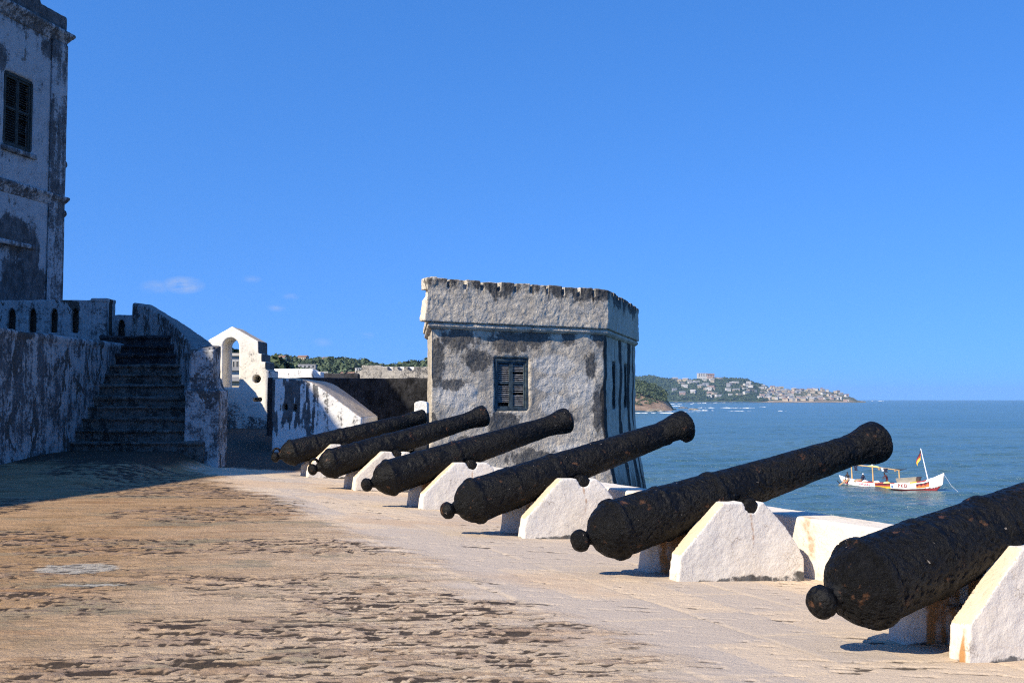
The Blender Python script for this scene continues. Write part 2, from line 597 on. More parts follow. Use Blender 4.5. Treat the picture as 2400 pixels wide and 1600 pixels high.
sun = bpy.data.lights.new('sun', 'SUN')
sun.energy = 5.0
sun.angle = R(.53)
sun.color = (1, .89, .70)
so = bpy.data.objects.new('sun', sun)
ldir = Vector((math.cos(SUN_AZ) * math.cos(SUN_EL), math.sin(SUN_AZ) * math.cos(SUN_EL), -math.sin(SUN_EL)))
so.rotation_euler = ldir.to_track_quat('-Z', 'Y').to_euler()
COL.objects.link(so)

world = bpy.data.worlds.new('World')
SC.world = world
world.use_nodes = True
wt = world.node_tree
bg = wt.nodes['Background']
sky = wt.nodes.new('ShaderNodeTexSky')
sky.sky_type = 'NISHITA'
sky.sun_disc = False
sky.sun_elevation = SUN_EL
sky.sun_rotation = math.atan2(-ldir.x, -ldir.y)     # checked: rotation 0 is +Y, clockwise seen from above
sky.altitude = 10
sky.air_density = 1.0
sky.dust_density = 0
sky.ozone_density = 1.0
hs = wt.nodes.new('ShaderNodeHueSaturation')
hs.inputs['Saturation'].default_value = 1.35
tint = wt.nodes.new('ShaderNodeMix')
tint.data_type = 'RGBA'
tint.blend_type = 'MULTIPLY'
tint.inputs[0].default_value = 1
tint.inputs[7].default_value = (1, 1.06, 1.33, 1)
wt.links.new(sky.outputs[0], hs.inputs['Color'])
wt.links.new(hs.outputs[0], tint.inputs[6])
# faint small clouds low in the west
tc = wt.nodes.new('ShaderNodeTexCoord')
# clear tropical air: keep the whitening of the sky close to the horizon
sxyz = wt.nodes.new('ShaderNodeSeparateXYZ')
cxyz = wt.nodes.new('ShaderNodeCombineXYZ')
zadd = wt.nodes.new('ShaderNodeMath')
zadd.inputs[1].default_value = .33
vnor = wt.nodes.new('ShaderNodeVectorMath')
vnor.operation = 'NORMALIZE'
wt.links.new(tc.outputs['Generated'], sxyz.inputs[0])
wt.links.new(sxyz.outputs[0], cxyz.inputs[0])
wt.links.new(sxyz.outputs[1], cxyz.inputs[1])
wt.links.new(sxyz.outputs[2], zadd.inputs[0])
wt.links.new(zadd.outputs[0], cxyz.inputs[2])
wt.links.new(cxyz.outputs[0], vnor.inputs[0])
wt.links.new(vnor.outputs[0], sky.inputs['Vector'])
mp = wt.nodes.new('ShaderNodeMapping')
mp.inputs['Scale'].default_value = (1, 1, 2.4)
wt.links.new(tc.outputs['Generated'], mp.inputs['Vector'])
cn = wt.nodes.new('ShaderNodeTexNoise')
cn.inputs['Scale'].default_value = 34
cn.inputs['Detail'].default_value = 8
cn.inputs['Roughness'].default_value = .6
wt.links.new(mp.outputs[0], cn.inputs['Vector'])


def wmath(op, a, b=None, clamp=False):
    n = wt.nodes.new('ShaderNodeMath')
    n.operation = op
    n.use_clamp = clamp
    for s, v in zip(n.inputs, (a, b)):
        if isinstance(v, bpy.types.NodeSocket): wt.links.new(v, s)
        elif v is not None: s.default_value = v
    return n.outputs[0]


cloud = None
for px, py, rad, w in ((430, 668, .020, .85), (365, 672, .016, .35), (590, 655, .010, .4), (682, 695, .0085, .45), (648, 721, .0095, .4), (858, 786, .009, .3), (755, 802, .011, .25)):
    d = ray(px, py).normalized()
    vm = wt.nodes.new('ShaderNodeVectorMath')
    vm.operation = 'SUBTRACT'
    wt.links.new(tc.outputs['Generated'], vm.inputs[0])
    vm.inputs[1].default_value = d
    vs_ = wt.nodes.new('ShaderNodeVectorMath')
    vs_.operation = 'MULTIPLY'
    wt.links.new(vm.outputs[0], vs_.inputs[0])
    vs_.inputs[1].default_value = (1, 1, 2.3)
    ln = wt.nodes.new('ShaderNodeVectorMath')
    ln.operation = 'LENGTH'
    wt.links.new(vs_.outputs[0], ln.inputs[0])
    k = wmath('MULTIPLY', wmath('SUBTRACT', 1.0, wmath('DIVIDE', ln.outputs['Value'], rad), True), w)
    cloud = k if cloud is None else wmath('MAXIMUM', cloud, k)
cm = wmath('MULTIPLY', cloud, wmath('MULTIPLY', wmath('SUBTRACT', cn.outputs['Fac'], .34, True), 4.0, True))
cmix = wt.nodes.new('ShaderNodeMix')
cmix.data_type = 'RGBA'
wt.links.new(cm, cmix.inputs[0])
wt.links.new(tint.outputs[2], cmix.inputs[6])
cmix.inputs[7].default_value = (2.6, 2.9, 3.5, 1)
wt.links.new(cmix.outputs[2], bg.inputs['Color'])
bg.inputs['Strength'].default_value = .138
SC.cycles.use_denoising = False
SC.cycles.pixel_filter_type = 'BLACKMAN_HARRIS'
SC.cycles.filter_width = 1.15
SC.cycles.max_bounces = 6
SC.cycles.volume_bounces = 1
SC.cycles.sample_clamp_direct = 3.0
SC.cycles.sample_clamp_indirect = 4.0
SC.view_settings.view_transform = 'Standard'
SC.view_settings.look = 'None'
SC.view_settings.gamma = 1
SC.view_settings.exposure = .64

# ------------------------------------------------------------------ terrace ground
def terrace_z(x, y):
    u, v = UV(x, y)
    psg = sstep(22.9, 24.2, y) * sstep(-2.6, -3.6, x)
    z = .12 - np.clip(u - 3.25, 0, 3.8) * .0656 * (1 - psg)
    far = np.clip(y - 24, 0, 14) * .0286
    apron = .31 * sstep(15.5, 22.2, y) * sstep(-6.25, -7.3, x)
    return z + np.maximum(far * np.where(u < 4.2, 1, psg), apron)


def gz(x, y):
    return float(terrace_z(np.array([x]), np.array([y]))[0])


def build_ground():
    def axis(segs):
        out = []
        for a, b, s in segs:
            out.append(np.arange(a, b, s))
        return np.concatenate(out)
    xs = axis([(-70, -16, 1.5), (-16, -9, .12), (-9, -4, .03), (-4, 4.5, .021), (4.5, 9, .05), (9, 12, .5)])
    ys = [2.6]
    while ys[-1] < 30: ys.append(ys[-1] + max(.0125, .0034 * ys[-1]))
    ys = np.concatenate([np.arange(-16, 2.6, .6), np.array(ys), np.arange(ys[-1] + .5, 80, .8)])
    X, Y = np.meshgrid(xs, ys)
    nx, ny = len(xs), len(ys)
    x, y = X.ravel(), Y.ravel()
    u, v = UV(x, y)
    z = terrace_z(x, y)
    wob = (fbm(v * .9, u * .3, None, 4, 3) - .5) * .5
    pave = sstep(2.85, 3.5, u + wob + (fbm(x * 3, y * 9, None, 3, 93) - .5) * .9)
    # strata set on edge
    ang = R(4)
    a, b = x * math.cos(ang) + y * math.sin(ang), -x * math.sin(ang) + y * math.cos(ang)
    wp = fbm(x * .8, y * .8, None, 3, 5)
    n1 = fbm(a * 3.2 + wp, b * 19 + wp * 1.5, None, 5, 9, .60)
    cl = sstep(.40, .58, fbm(x * .55 + 3, y * .95 + 1, None, 3, 21))
    n2 = fbm(a * 5, b * 34, None, 4, 33, .6)
    ridge = sstep(.50, .58, n1) * (.2 + .8 * cl)
    s1 = fbm(a * 4.0 + wp, b * 31 + wp * 2, None, 5, 83, .60)
    stroke = sstep(.56, .605, s1) * (.42 + .58 * cl)
    s2 = fbm(a * 10 + 5, b * 62, None, 3, 87, .6)
    stroke = np.maximum(stroke, sstep(.60, .65, s2) * (.40 + .5 * cl))
    far_fade = 1 - .55 * sstep(9, 18, y)
    h = ridge * (.004 + .014 * sstep(.45, .75, n1 * .6 + n2 * .4)) + (n2 - .5) * .014
    cavm = sstep(.42, .34, n2) * (.35 + .65 * cl)
    h = h - cavm * .004 - stroke * .013
    big = (fbm(x * .35, y * .35, None, 3, 41) - .5) * .05
    # paved strip of slabs
    su = (u - 3.2) / 1.05
    sv = v / 1.55 + np.floor(su) * .37
    wj = (fbm(x * 2, y * 2, None, 3, 55) - .5) * .07
    fu = np.abs(su + wj - np.round(su + wj)) * 1.05
    fv = np.abs(sv + wj - np.round(sv + wj)) * 1.55
    joint = np.maximum(sstep(.045, .0, fu), sstep(.045, .0, fv)) * sstep(.34, .48, fbm(x * 1.3, y * 1.3, None, 3, 61))
    slab = _hash(np.floor(su + wj + .5).astype(np.int64), np.floor(sv + wj + .5).astype(np.int64), np.zeros(len(x), np.int64), 4)
    pn = fbm(a * 3, b * 8, None, 5, 71, .6)
    chips = sstep(.635, .68, fbm(a * 2.6, b * 17, None, 5, 75, .62))
    hp = -joint * .006 - chips * .012 + (pn - .5) * .012
    rough_h = h * far_fade + big
    z = z + rough_h * (1 - pave) * sstep(24, 21.5, y) + (hp + big * .3) * pave + .012 * (1 - pave)
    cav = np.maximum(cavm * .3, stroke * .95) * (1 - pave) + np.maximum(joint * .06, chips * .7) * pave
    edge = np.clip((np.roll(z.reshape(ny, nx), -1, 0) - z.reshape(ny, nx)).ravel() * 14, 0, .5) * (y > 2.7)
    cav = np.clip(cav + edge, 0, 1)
    painted_shade = np.maximum(sstep(17.5, 21.5, y + (wp - .5) * 4) * sstep(-6.0, -7.2, x), sstep(22.6, 23.6, y) * sstep(-3.5, -4.6, x))  # deep shade of passage floor and stair foot painted into the stone
    cav = np.maximum(cav, painted_shade * np.clip(.7 + .7 * n2, 0, 1))
    # cement repairs by the left edge
    def blob(px, py, rx, ry):
        p = CAM + ray(px, py) * ((.12 - CAM.z) / ray(px, py).z)
        return np.clip(1.35 - np.sqrt(((x - p.x) / rx) ** 2 + ((y - p.y) / ry) ** 2), 0, 1)
    patch = np.maximum(blob(180, 1338, .40, .34), np.maximum(blob(215, 1378, .36, .07), blob(70, 1185, 1.1, .25) * .0))
    z = z * 1.0 - patch * .5 * rough_h * (1 - pave)
    idx = np.arange(nx * ny).reshape(ny, nx)
    q = np.stack([idx[:-1, :-1], idx[:-1, 1:], idx[1:, 1:], idx[1:, :-1]], -1).reshape(-1, 4)
    q = q[(u[q].min(1) < 7.0) | ((y[q].min(1) > 25.5) & (x[q].max(1) < -3.2))]
    used = np.unique(q)
    remap = -np.ones(nx * ny, np.int64)
    remap[used] = np.arange(len(used))
    q = remap[q]
    me = bpy.data.meshes.new('terrace_ground')
    me.vertices.add(len(used))
    me.vertices.foreach_set('co', np.stack([x, y, z], 1)[used].ravel())
    me.loops.add(len(q) * 4)
    me.loops.foreach_set('vertex_index', q.ravel())
    me.polygons.add(len(q))
    me.polygons.foreach_set('loop_start', np.arange(len(q)) * 4)
    me.polygons.foreach_set('use_smooth', [True] * len(q))
    me.update(calc_edges=True)
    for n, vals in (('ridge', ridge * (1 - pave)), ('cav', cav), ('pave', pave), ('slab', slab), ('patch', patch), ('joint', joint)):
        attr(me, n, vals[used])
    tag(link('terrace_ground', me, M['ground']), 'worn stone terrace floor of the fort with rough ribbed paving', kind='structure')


build_ground()

# ------------------------------------------------------------------ guns on their mounts
GUNS = [  # v of near face, knob pixel, muzzle pixel, top end u, details
    (4.70, (1926, 1411), None, 6.02),
    (7.78, (1360, 1267), (2061, 1033), 5.99),
    (10.90, (1049, 1196), (1602, 998), 6.02),
    (14.30, (860, 1135.7), (1324.5, 984.7), 6.10),
    (17.72, (733, 1100), (1130.6, 974.5), 6.08),
    (21.02, (645, 1071.4), (988, 976.5), 6.05),
]
GUN_LABEL = [
    'black cannon cut off by the right edge of the photo, nearest the camera',
    'black cannon pointing over the boat, its breech second nearest the camera',
    'black cannon with a chipped underside to its flared muzzle',
    'black cannon whose muzzle ends just left of the shadowed tower corner, fourth from the right',
    'black cannon with ringed knob whose muzzle ends beside the tower window',
    'farthest black cannon, its slim muzzle in front of the small white pier',
]
MOUNT_LABEL = [
    'white masonry gun mount cut off by the right edge, with a bright rust run',
    'white masonry gun mount under the cannon that points over the boat',
    'white masonry gun mount under the cannon with chipped muzzle',
    'white masonry gun mount under the fourth cannon from the right',
    'white masonry gun mount mostly hidden behind the fourth cannon from the right',
    'white masonry gun mount, farthest, only its tip showing between two cannons',
]


def plane_v(px, py, v):
    return at_plane(px, py, W(0, v), (-S_, C_, 0))


def lathe(A, axis, prof, nseg, seed, lump, step):
    """rough cast body of revolution"""
    axis = axis.normalized()
    side = axis.cross(Vector((0, 0, 1))).normalized()
    up = side.cross(axis)
    ls, rs = zip(*prof)
    L = []
    for i in range(len(prof) - 1):
        seg = math.hypot(ls[i + 1] - ls[i], rs[i + 1] - rs[i])
        n = max(1, int(seg / step))
        for k in range(n):
            t = k / n
            L.append((ls[i] + (ls[i + 1] - ls[i]) * t, rs[i] + (rs[i + 1] - rs[i]) * t))
    L.append(prof[-1])
    L = np.array(L)
    # soften the profile
    for _ in range(1):
        L[1:-1] = .25 * L[:-2] + .5 * L[1:-1] + .25 * L[2:]
    th = np.linspace(0, 2 * math.pi, nseg, endpoint=False)
    ll, tt = np.meshgrid(L[:, 0], th, indexing='ij')
    rr = np.repeat(L[:, 1][:, None], nseg, 1)
    A3, ax, sd, u3 = (np.array(q) for q in (A, axis, side, up))
    P = A3 + ll[..., None] * ax + rr[..., None] * (np.cos(tt)[..., None] * sd + np.sin(tt)[..., None] * u3)
    p = P.reshape(-1, 3)
    dl = np.gradient(L[:, 0])
    dr = np.gradient(L[:, 1])
    nn = np.hypot(dl, dr) + 1e-9
    nl, nr = -dr / nn, dl / nn
    N = (nr[:, None, None] * (np.cos(tt)[..., None] * sd + np.sin(tt)[..., None] * u3) + nl[:, None, None] * ax).reshape(-1, 3)
    d = (fbm(p[:, 0] * 7, p[:, 1] * 7, p[:, 2] * 7, 3, seed) - .5) * 2 * .0065
    d += (fbm(p[:, 0] * 26, p[:, 1] * 26, p[:, 2] * 26, 3, seed + 7) - .5) * 2 * .0042
    pit = fbm(p[:, 0] * 48, p[:, 1] * 48, p[:, 2] * 48, 2, seed + 13)
    d -= sstep(.55, .72, pit) * .0075
    p = p + N * (d * lump * np.clip(rr.ravel() / .05, 0, 1))[:, None]
    nr_ = len(L)
    idx = np.arange(nr_ * nseg).reshape(nr_, nseg)
    q = np.stack([idx[:-1], np.roll(idx[:-1], -1, 1), np.roll(idx[1:], -1, 1), idx[1:]], -1).reshape(-1, 4)
    me = bpy.data.meshes.new('lathe')
    me.from_pydata(p.tolist(), [], q.tolist())
    bm = bmesh.new()
    bm.from_mesh(me)
    bmesh.ops.holes_fill(bm, edges=[e for e in bm.edges if e.is_boundary], sides=0)
    bmesh.ops.recalc_face_normals(bm, faces=bm.faces)
    bm.to_mesh(me)
    bm.free()
    me.polygons.foreach_set('use_smooth', [True] * len(me.polygons))
    return me


def build_gun(i):
    v0, kp, mp_, _ = GUNS[i]
    va = v0 + .33
    A = plane_v(kp[0], kp[1], va)
    if mp_:
        B = plane_v(mp_[0] + (8 if i >= 2 else 0), mp_[1] - (2 if i >= 2 else 0), va)
    else:
        el = R(14.2)
        B = A + (W(math.cos(el), 0) + Vector((0, 0, math.sin(el)))) * 3.3
    ax = B - A
    Lg = ax.length
    iron = mat_iron('corroded_black_iron_%d' % i, (i * 13.7, i * 5.1, i * 3.3)) if i < 3 else M.setdefault('iron_far', mat_iron('corroded_black_iron', (50, 20, 9)))
    g = empty('cannon', W(5.86, va, .6), GUN_LABEL[i], 'cannon', 'row of old cannons on the sea battery')
    k = 1.04 if i == 0 else 1.0
    sw = {5: .155, 1: .205, 2: .20}.get(i, .195)
    nk = .150 if i != 5 else .142
    prof = [(.05, .03), (.055, .056), (.085, .060), (.12, .085), (.155, .150), (.215, .205), (.275, .236), (.305, .243), (.315, .270), (.375, .272), (.39, .251), (.80, .242), (.81, .250), (.85, .250), (.86, .238), (.9, .236), (1.35, .219), (1.36, .228), (1.42, .228), (1.44, .212), (2.1, .184), (Lg - .42, nk), (Lg - .28, nk + .012),
            (Lg - .12, sw), (Lg - .04, sw + .003), (Lg, sw - .02), (Lg + .005, .085), (Lg - .02, .075), (Lg - .35, .072), (Lg - .36, .002)]
    prof = [(l, r * k) for l, r in prof]
    near = i < 2
    me = lathe(A, ax, prof, 168 if near else 110, 100 + 40 * i, 1.0, .011 if near else .017)
    if i == 2:                                   # piece broken from the lower lip
        a = ax.normalized()
        dn = Vector((0, 0, -1))
        c = A + a * (Lg - .30) - Vector((0, 0, .19))
        cut = MB().obox(c - a * .02 + Vector((0, 0, .035)) - W(0, .3), a * .2 + Vector((0, 0, .05)), W(0, .6), Vector((0, 0, -.2)))
        co_ = get_co(me)
        rel = co_ - np.array(A)
        l = rel @ np.array(a)
        perp = rel - l[:, None] * np.array(a)
        low = (perp[:, 2] < -.07) & (l > Lg - .33) & (l < Lg - .09)
        co_[low, 2] += np.clip(-.11 - perp[low, 2], 0, 1) * .8
        set_co(me, co_)
    link('barrel', me, iron, g)
    kn = [(-.082, .002), (-.078, .04), (-.055, .078), (-.02, .097), (.022, .098), (.050, .075), (.072, .058), (.10, .06), (.14, .06)]
    link('cascabel_knob', lathe(A, ax, [(l, r * k) for l, r in kn], 64 if near else 40, 300 + i, .85, .009), iron, g)
    for s, z in ((-1, 0), (1, 0)):
        c = W(5.86, va + s * .10, .602)
        link('trunnion', lathe(c, W(0, s), [(-.02, .06), (0, .078), (.12, .076), (.222, .074), (.232, .06), (.235, .002)], 40, 500 + i, .6, .012), iron, g)
    if i >= 4:
        a = ax.normalized()
        up = (a.cross(Vector((0, 0, 1))).normalized()).cross(a)
        cc = A + up * .10 + a * .05
        pts = []
        for q in range(17):
            t = 2 * math.pi * q / 16
            pts.append(cc + (up * math.sin(t) + a * math.cos(t)) * .068)
        link('breeching_ring', MB().tube(pts, .024, 8).mesh(smooth=True), iron, g)


def build_mount(i):
    v0, _, _, ue = GUNS[i]
    root = empty('gun_mount', W(5.7, v0 + .33, 0), MOUNT_LABEL[i], 'gun mount', 'white masonry mounts under the cannons')
    du = .03 if i in (3, 4) else 0
    prof = [(5.085, -.2), (5.085, 0.02), (5.112, .217), (5.56 + du, .645), (5.765, .64), (5.795, .575), (5.83, .545), (5.89, .545), (5.92, .58), (5.95, .637),
            (ue, .632), (ue + .10, .545), (6.245, .395), (6.37, .225), (6.435, .11), (6.435, -.3)]
    vox = .0125 if i < 2 else .02
    for dv in (0, .51):
        mb = MB().prism([W(u, v0 + dv, z) for u, z in prof], W(0, .15))
        me = masonry(mb, vox, ((2.5, .010), (11, .0035), (34, .0012)), 60 + i * 3 + int(dv * 10))
        co_ = get_co(me)
        u, v = UV(co_[:, 0], co_[:, 1])
        z = co_[:, 2]
        rust = np.exp(-((u - 5.86 - (fbm(z * 6, z * 0, None, 2, i) - .5) * .06) / .022) ** 2) * sstep(.62, .5, z) * sstep(-.05, .45, z) * (.52 if dv == 0 else .9)
        rust = np.maximum(rust, sstep(5.16, 5.09, u) * sstep(.3, .0, z) * (.25 + 1.0 * np.exp(-((v - v0 - .045) / .016) ** 2) if i == 0 else .3) * (dv == 0))
        rust = np.maximum(rust, (.85 if dv else 0) * sstep(.2, .8, fbm(u * 13, z * 1.2, None, 3, 5 + i)) * sstep(5.1, 5.3, u))
        rust = np.maximum(rust, sstep(.12, -.05, z + (fbm(u * 6, v * 6, None, 3, i) - .5) * .14) * .24)
        attr(me, 'rust', rust)
        attr(me, 'stain_and_shade', sstep(.02, -.03, z + (fbm(u * 9, v * 9, None, 3, 3) - .5) * .05) * .3)
        # ochre stained slopes
        me.materials.append(M['mount'])
        me.materials.append(M['ochre'])
        pc = np.empty(len(me.polygons) * 3)
        me.polygons.foreach_get('center', pc)
        pn = np.empty(len(me.polygons) * 3)
        me.polygons.foreach_get('normal', pn)
        pc, pn = pc.reshape(-1, 3), pn.reshape(-1, 3)
        pu, pv = UV(pc[:, 0], pc[:, 1])
        nu = pn[:, 0] * C_ + pn[:, 1] * S_
        sel = (pn[:, 2] > .35) & (nu < -.3) & (pu < 5.62)
        me.polygons.foreach_set('material_index', sel.astype(np.int32))
        link('cheek', me, [M['mount'], M['ochre']], root)
    me = masonry(MB().obox(W(5.45, v0 + .12, -.25), W(.8, 0), W(0, .42), Vector((0, 0, .47))), .025, ((3, .012),), 9)
    attr(me, 'rust', np.full(len(me.vertices), .5))
    attr(me, 'stain_and_shade', np.full(len(me.vertices), .15))
    link('cross_sill', me, M['mount'], root)


for i in range(6):
    build_mount(i)
    build_gun(i)

# ------------------------------------------------------------------ low sea parapet and the rampart below
me = masonry(MB().prism([W(6.63, -4, -.4), W(6.59, -4, .455), W(7.1, -4, .435), W(7.14, -4, -.4)], W(0, 29.2)), .022, ((.8, .008), (5, .004), (17, .0025)), 5)
co_ = get_co(me)
u, v = UV(co_[:, 0], co_[:, 1])
z = co_[:, 2]
rust = np.zeros(len(u))
for g_ in GUNS:
    w_ = fbm(z * 5 + g_[0], z * 0, None, 3, 2) - .5
    rust = np.maximum(rust, sstep(.20, .06, np.abs(v - g_[0] - .10 + w_ * .25)) * sstep(-.15, .25, z) * (.15 + .55 * fbm(v * 9, z * 1.3, None, 3, 4)))
rust = np.maximum(rust, sstep(.38, .46, z) * .16 + sstep(-.02, -.1, z) * .12)
attr(me, 'rust', rust * (u < 6.72))
tag(link('parapet_wall', me, M['parapet']), 'low white parapet wall along the sea behind the gun mounts', 'wall')
mb = MB().prism([W(6.9, -20, -.45), W(7.05, -20, -.45), W(8.2, -20, -10.5), W(6.0, -20, -10.5)], W(0, 58))
tag(link('rampart_wall', mb.mesh(), M['rampart']), 'tall dark rampart wall dropping from the parapet to the sea', 'wall')

# ------------------------------------------------------------------ corner tower
P1, P2, P3 = Vector((-2.21, 27.55, 0)), Vector((2.775, 30.55, 0)), Vector((4.41, 37.0, 0))
P4, P5 = Vector((1.6, 41.5, 0)), Vector((-2.75, 33.0, 0))


def inset(poly, d):
    out = []
    n = len(poly)
    for i in range(n):
        a, b, c = poly[i - 1], poly[i], poly[(i + 1) % n]
        e1, e2 = (b - a).normalized(), (c - b).normalized()
        n1, n2 = Vector((-e1.y, e1.x, 0)), Vector((-e2.y, e2.x, 0))
        k = (n1 + n2) / (1 + n1.dot(n2))
        out.append(b + k * d)
    return out


TP = [P1, P2, P3, P4, P5]                   # counter-clockwise seen from above


def ringz(d, z):
    return [Vector((p.x, p.y, z)) for p in inset(TP, d)]


tower = empty('corner_tower', (P1.x, P1.y, 0), 'grey weathered fort tower with battlements and a shuttered window', 'tower')
BODY = inset(TP, .13)
fdir = (P2 - P1).normalized()
fn = Vector((fdir.y, -fdir.x, 0))
rdir = (P3 - P2).normalized()
rn = Vector((rdir.y, -rdir.x, 0))


def on_front(px, py, off=0.0):
    return at_plane(px, py, BODY[0] + fn * off, fn)


def on_right(px, py, off=0.0):
    return at_plane(px, py, BODY[1] + rn * off, rn)


def tower_body():
    mb = MB()
    rings = [(-.62, -9.8), (-.55, -5), (-.36, -2.2), (-.14, -.9), (.02, -.1), (.10, .5), (.13, 1.0), (.13, 3.42)]
    for (d0, z0), (d1, z1) in zip(rings[:-1], rings[1:]):
        mb.frustum(ringz(d0, z0), ringz(d1, z1))
    # mesh as one shell
    mb2 = MB()
    vs, fs = [], []
    for d, z in rings: vs += ringz(d, z)
    n = 5
    for r in range(len(rings) - 1):
        for k in range(n):
            fs.append((r * n + k, r * n + (k + 1) % n, (r + 1) * n + (k + 1) % n, (r + 1) * n + k))
    fs.append(tuple(range(n - 1, -1, -1)))
    fs.append(tuple(range((len(rings) - 1) * n, len(rings) * n)))
    mb2.add(vs, fs)
    cut = []
    a, b = on_front(1160, 838), on_front(1239.5, 838)
    zt, zb = a.z, on_front(1160, 962.5).z
    cut.append(MB().obox(Vector((a.x, a.y, zb)) + fn * .2, b - a, -fn * .60, Vector((0, 0, zt - zb))).mesh())
    for x0, x1, y0, y1 in ((1435, 1443.5, 846, 959), (1462, 1469.5, 852, 956)):
        a, b = on_right(x0, y0), on_right(x1, y0)
        zt, zb = a.z, on_right(x0, y1).z
        cut.append(MB().obox(Vector((a.x, a.y, zb)) + rn * .3, Vector((b.x - a.x, b.y - a.y, 0)), -rn * .75, Vector((0, 0, zt - zb))).mesh())
    me = masonry(mb2, .055, ((.9, .035), (3.5, .022), (9, .010)), 77, cut)
    co_ = get_co(me)
    no = get_no(me)
    rel = co_ - np.array(BODY[0])
    s = rel @ np.array(fdir)
    z = co_[:, 2]
    front = no @ np.array(fn) > .5
    def blob(px, py, wpx, hpx):
        p = on_front(px, py)
        ps = (p - BODY[0]).dot(fdir)
        ws, hs_ = wpx * .0118, hpx * .0118
        return np.exp(-((s - ps) / ws) ** 2 - ((z - p.z) / hs_) ** 2)
    st = np.zeros(len(co_))
    for a in ((1075, 790, 40, 26), (1200, 800, 55, 26), (1250, 790, 40, 24), (1120, 845, 40, 22), (1020, 850, 22, 50), (1060, 900, 30, 14), (1400, 780, 22, 30), (1330, 780, 18, 30),
              (1190, 990, 36, 20), (1165, 1000, 22, 40), (1330, 985, 20, 20), (1400, 960, 12, 50), (1395, 1080, 40, 22), (1250, 1075, 60, 20), (1090, 1040, 40, 18), (1010, 985, 12, 22), (1000, 900, 8, 30), (1385, 860, 16, 26)):
        st = np.maximum(st, blob(*a))
    pale = np.zeros(len(co_))
    for a in ((1070, 925, 55, 28), (1300, 855, 60, 22), (1360, 910, 40, 40), (1300, 950, 40, 26), (1100, 975, 45, 22), (1330, 1060, 50, 20), (1225, 1010, 20, 14), (1290, 900, 40, 20)):
        pale = np.maximum(pale, blob(*a))
    pale *= front
    # right face: rain streaks
    sr = (co_ - np.array(BODY[1])) @ np.array(rdir)
    right = (no @ np.array(rn) > .5)
    sk = np.zeros(len(co_))
    wob = (fbm(z * .8, z * 0 + 2, None, 3, 4) - .5) * .25
    L = (BODY[2] - BODY[1]).length
    for c, w, k in ((.14, .24, 1.1), (.45 * L, .34, 1.15), (.745 * L, .38, 1.15), (.3 * L, .16, .5), (.6 * L, .2, .45), (.9 * L, .3, .7)):
        sk = np.maximum(sk, k * np.exp(-((sr - c - wob) / w) ** 2))
    sk = np.maximum(sk, sstep(1.2, -1.5, z) * .45 * fbm(sr * 4, z * .3, None, 3, 8))
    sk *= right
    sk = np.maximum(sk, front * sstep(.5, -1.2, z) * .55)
    attr(me, 'stain_and_shade', st * front + right * .25)
    attr(me, 'pale', pale)
    attr(me, 'streak', sk)
    return me


link('wall', tower_body(), M['tower'], tower)


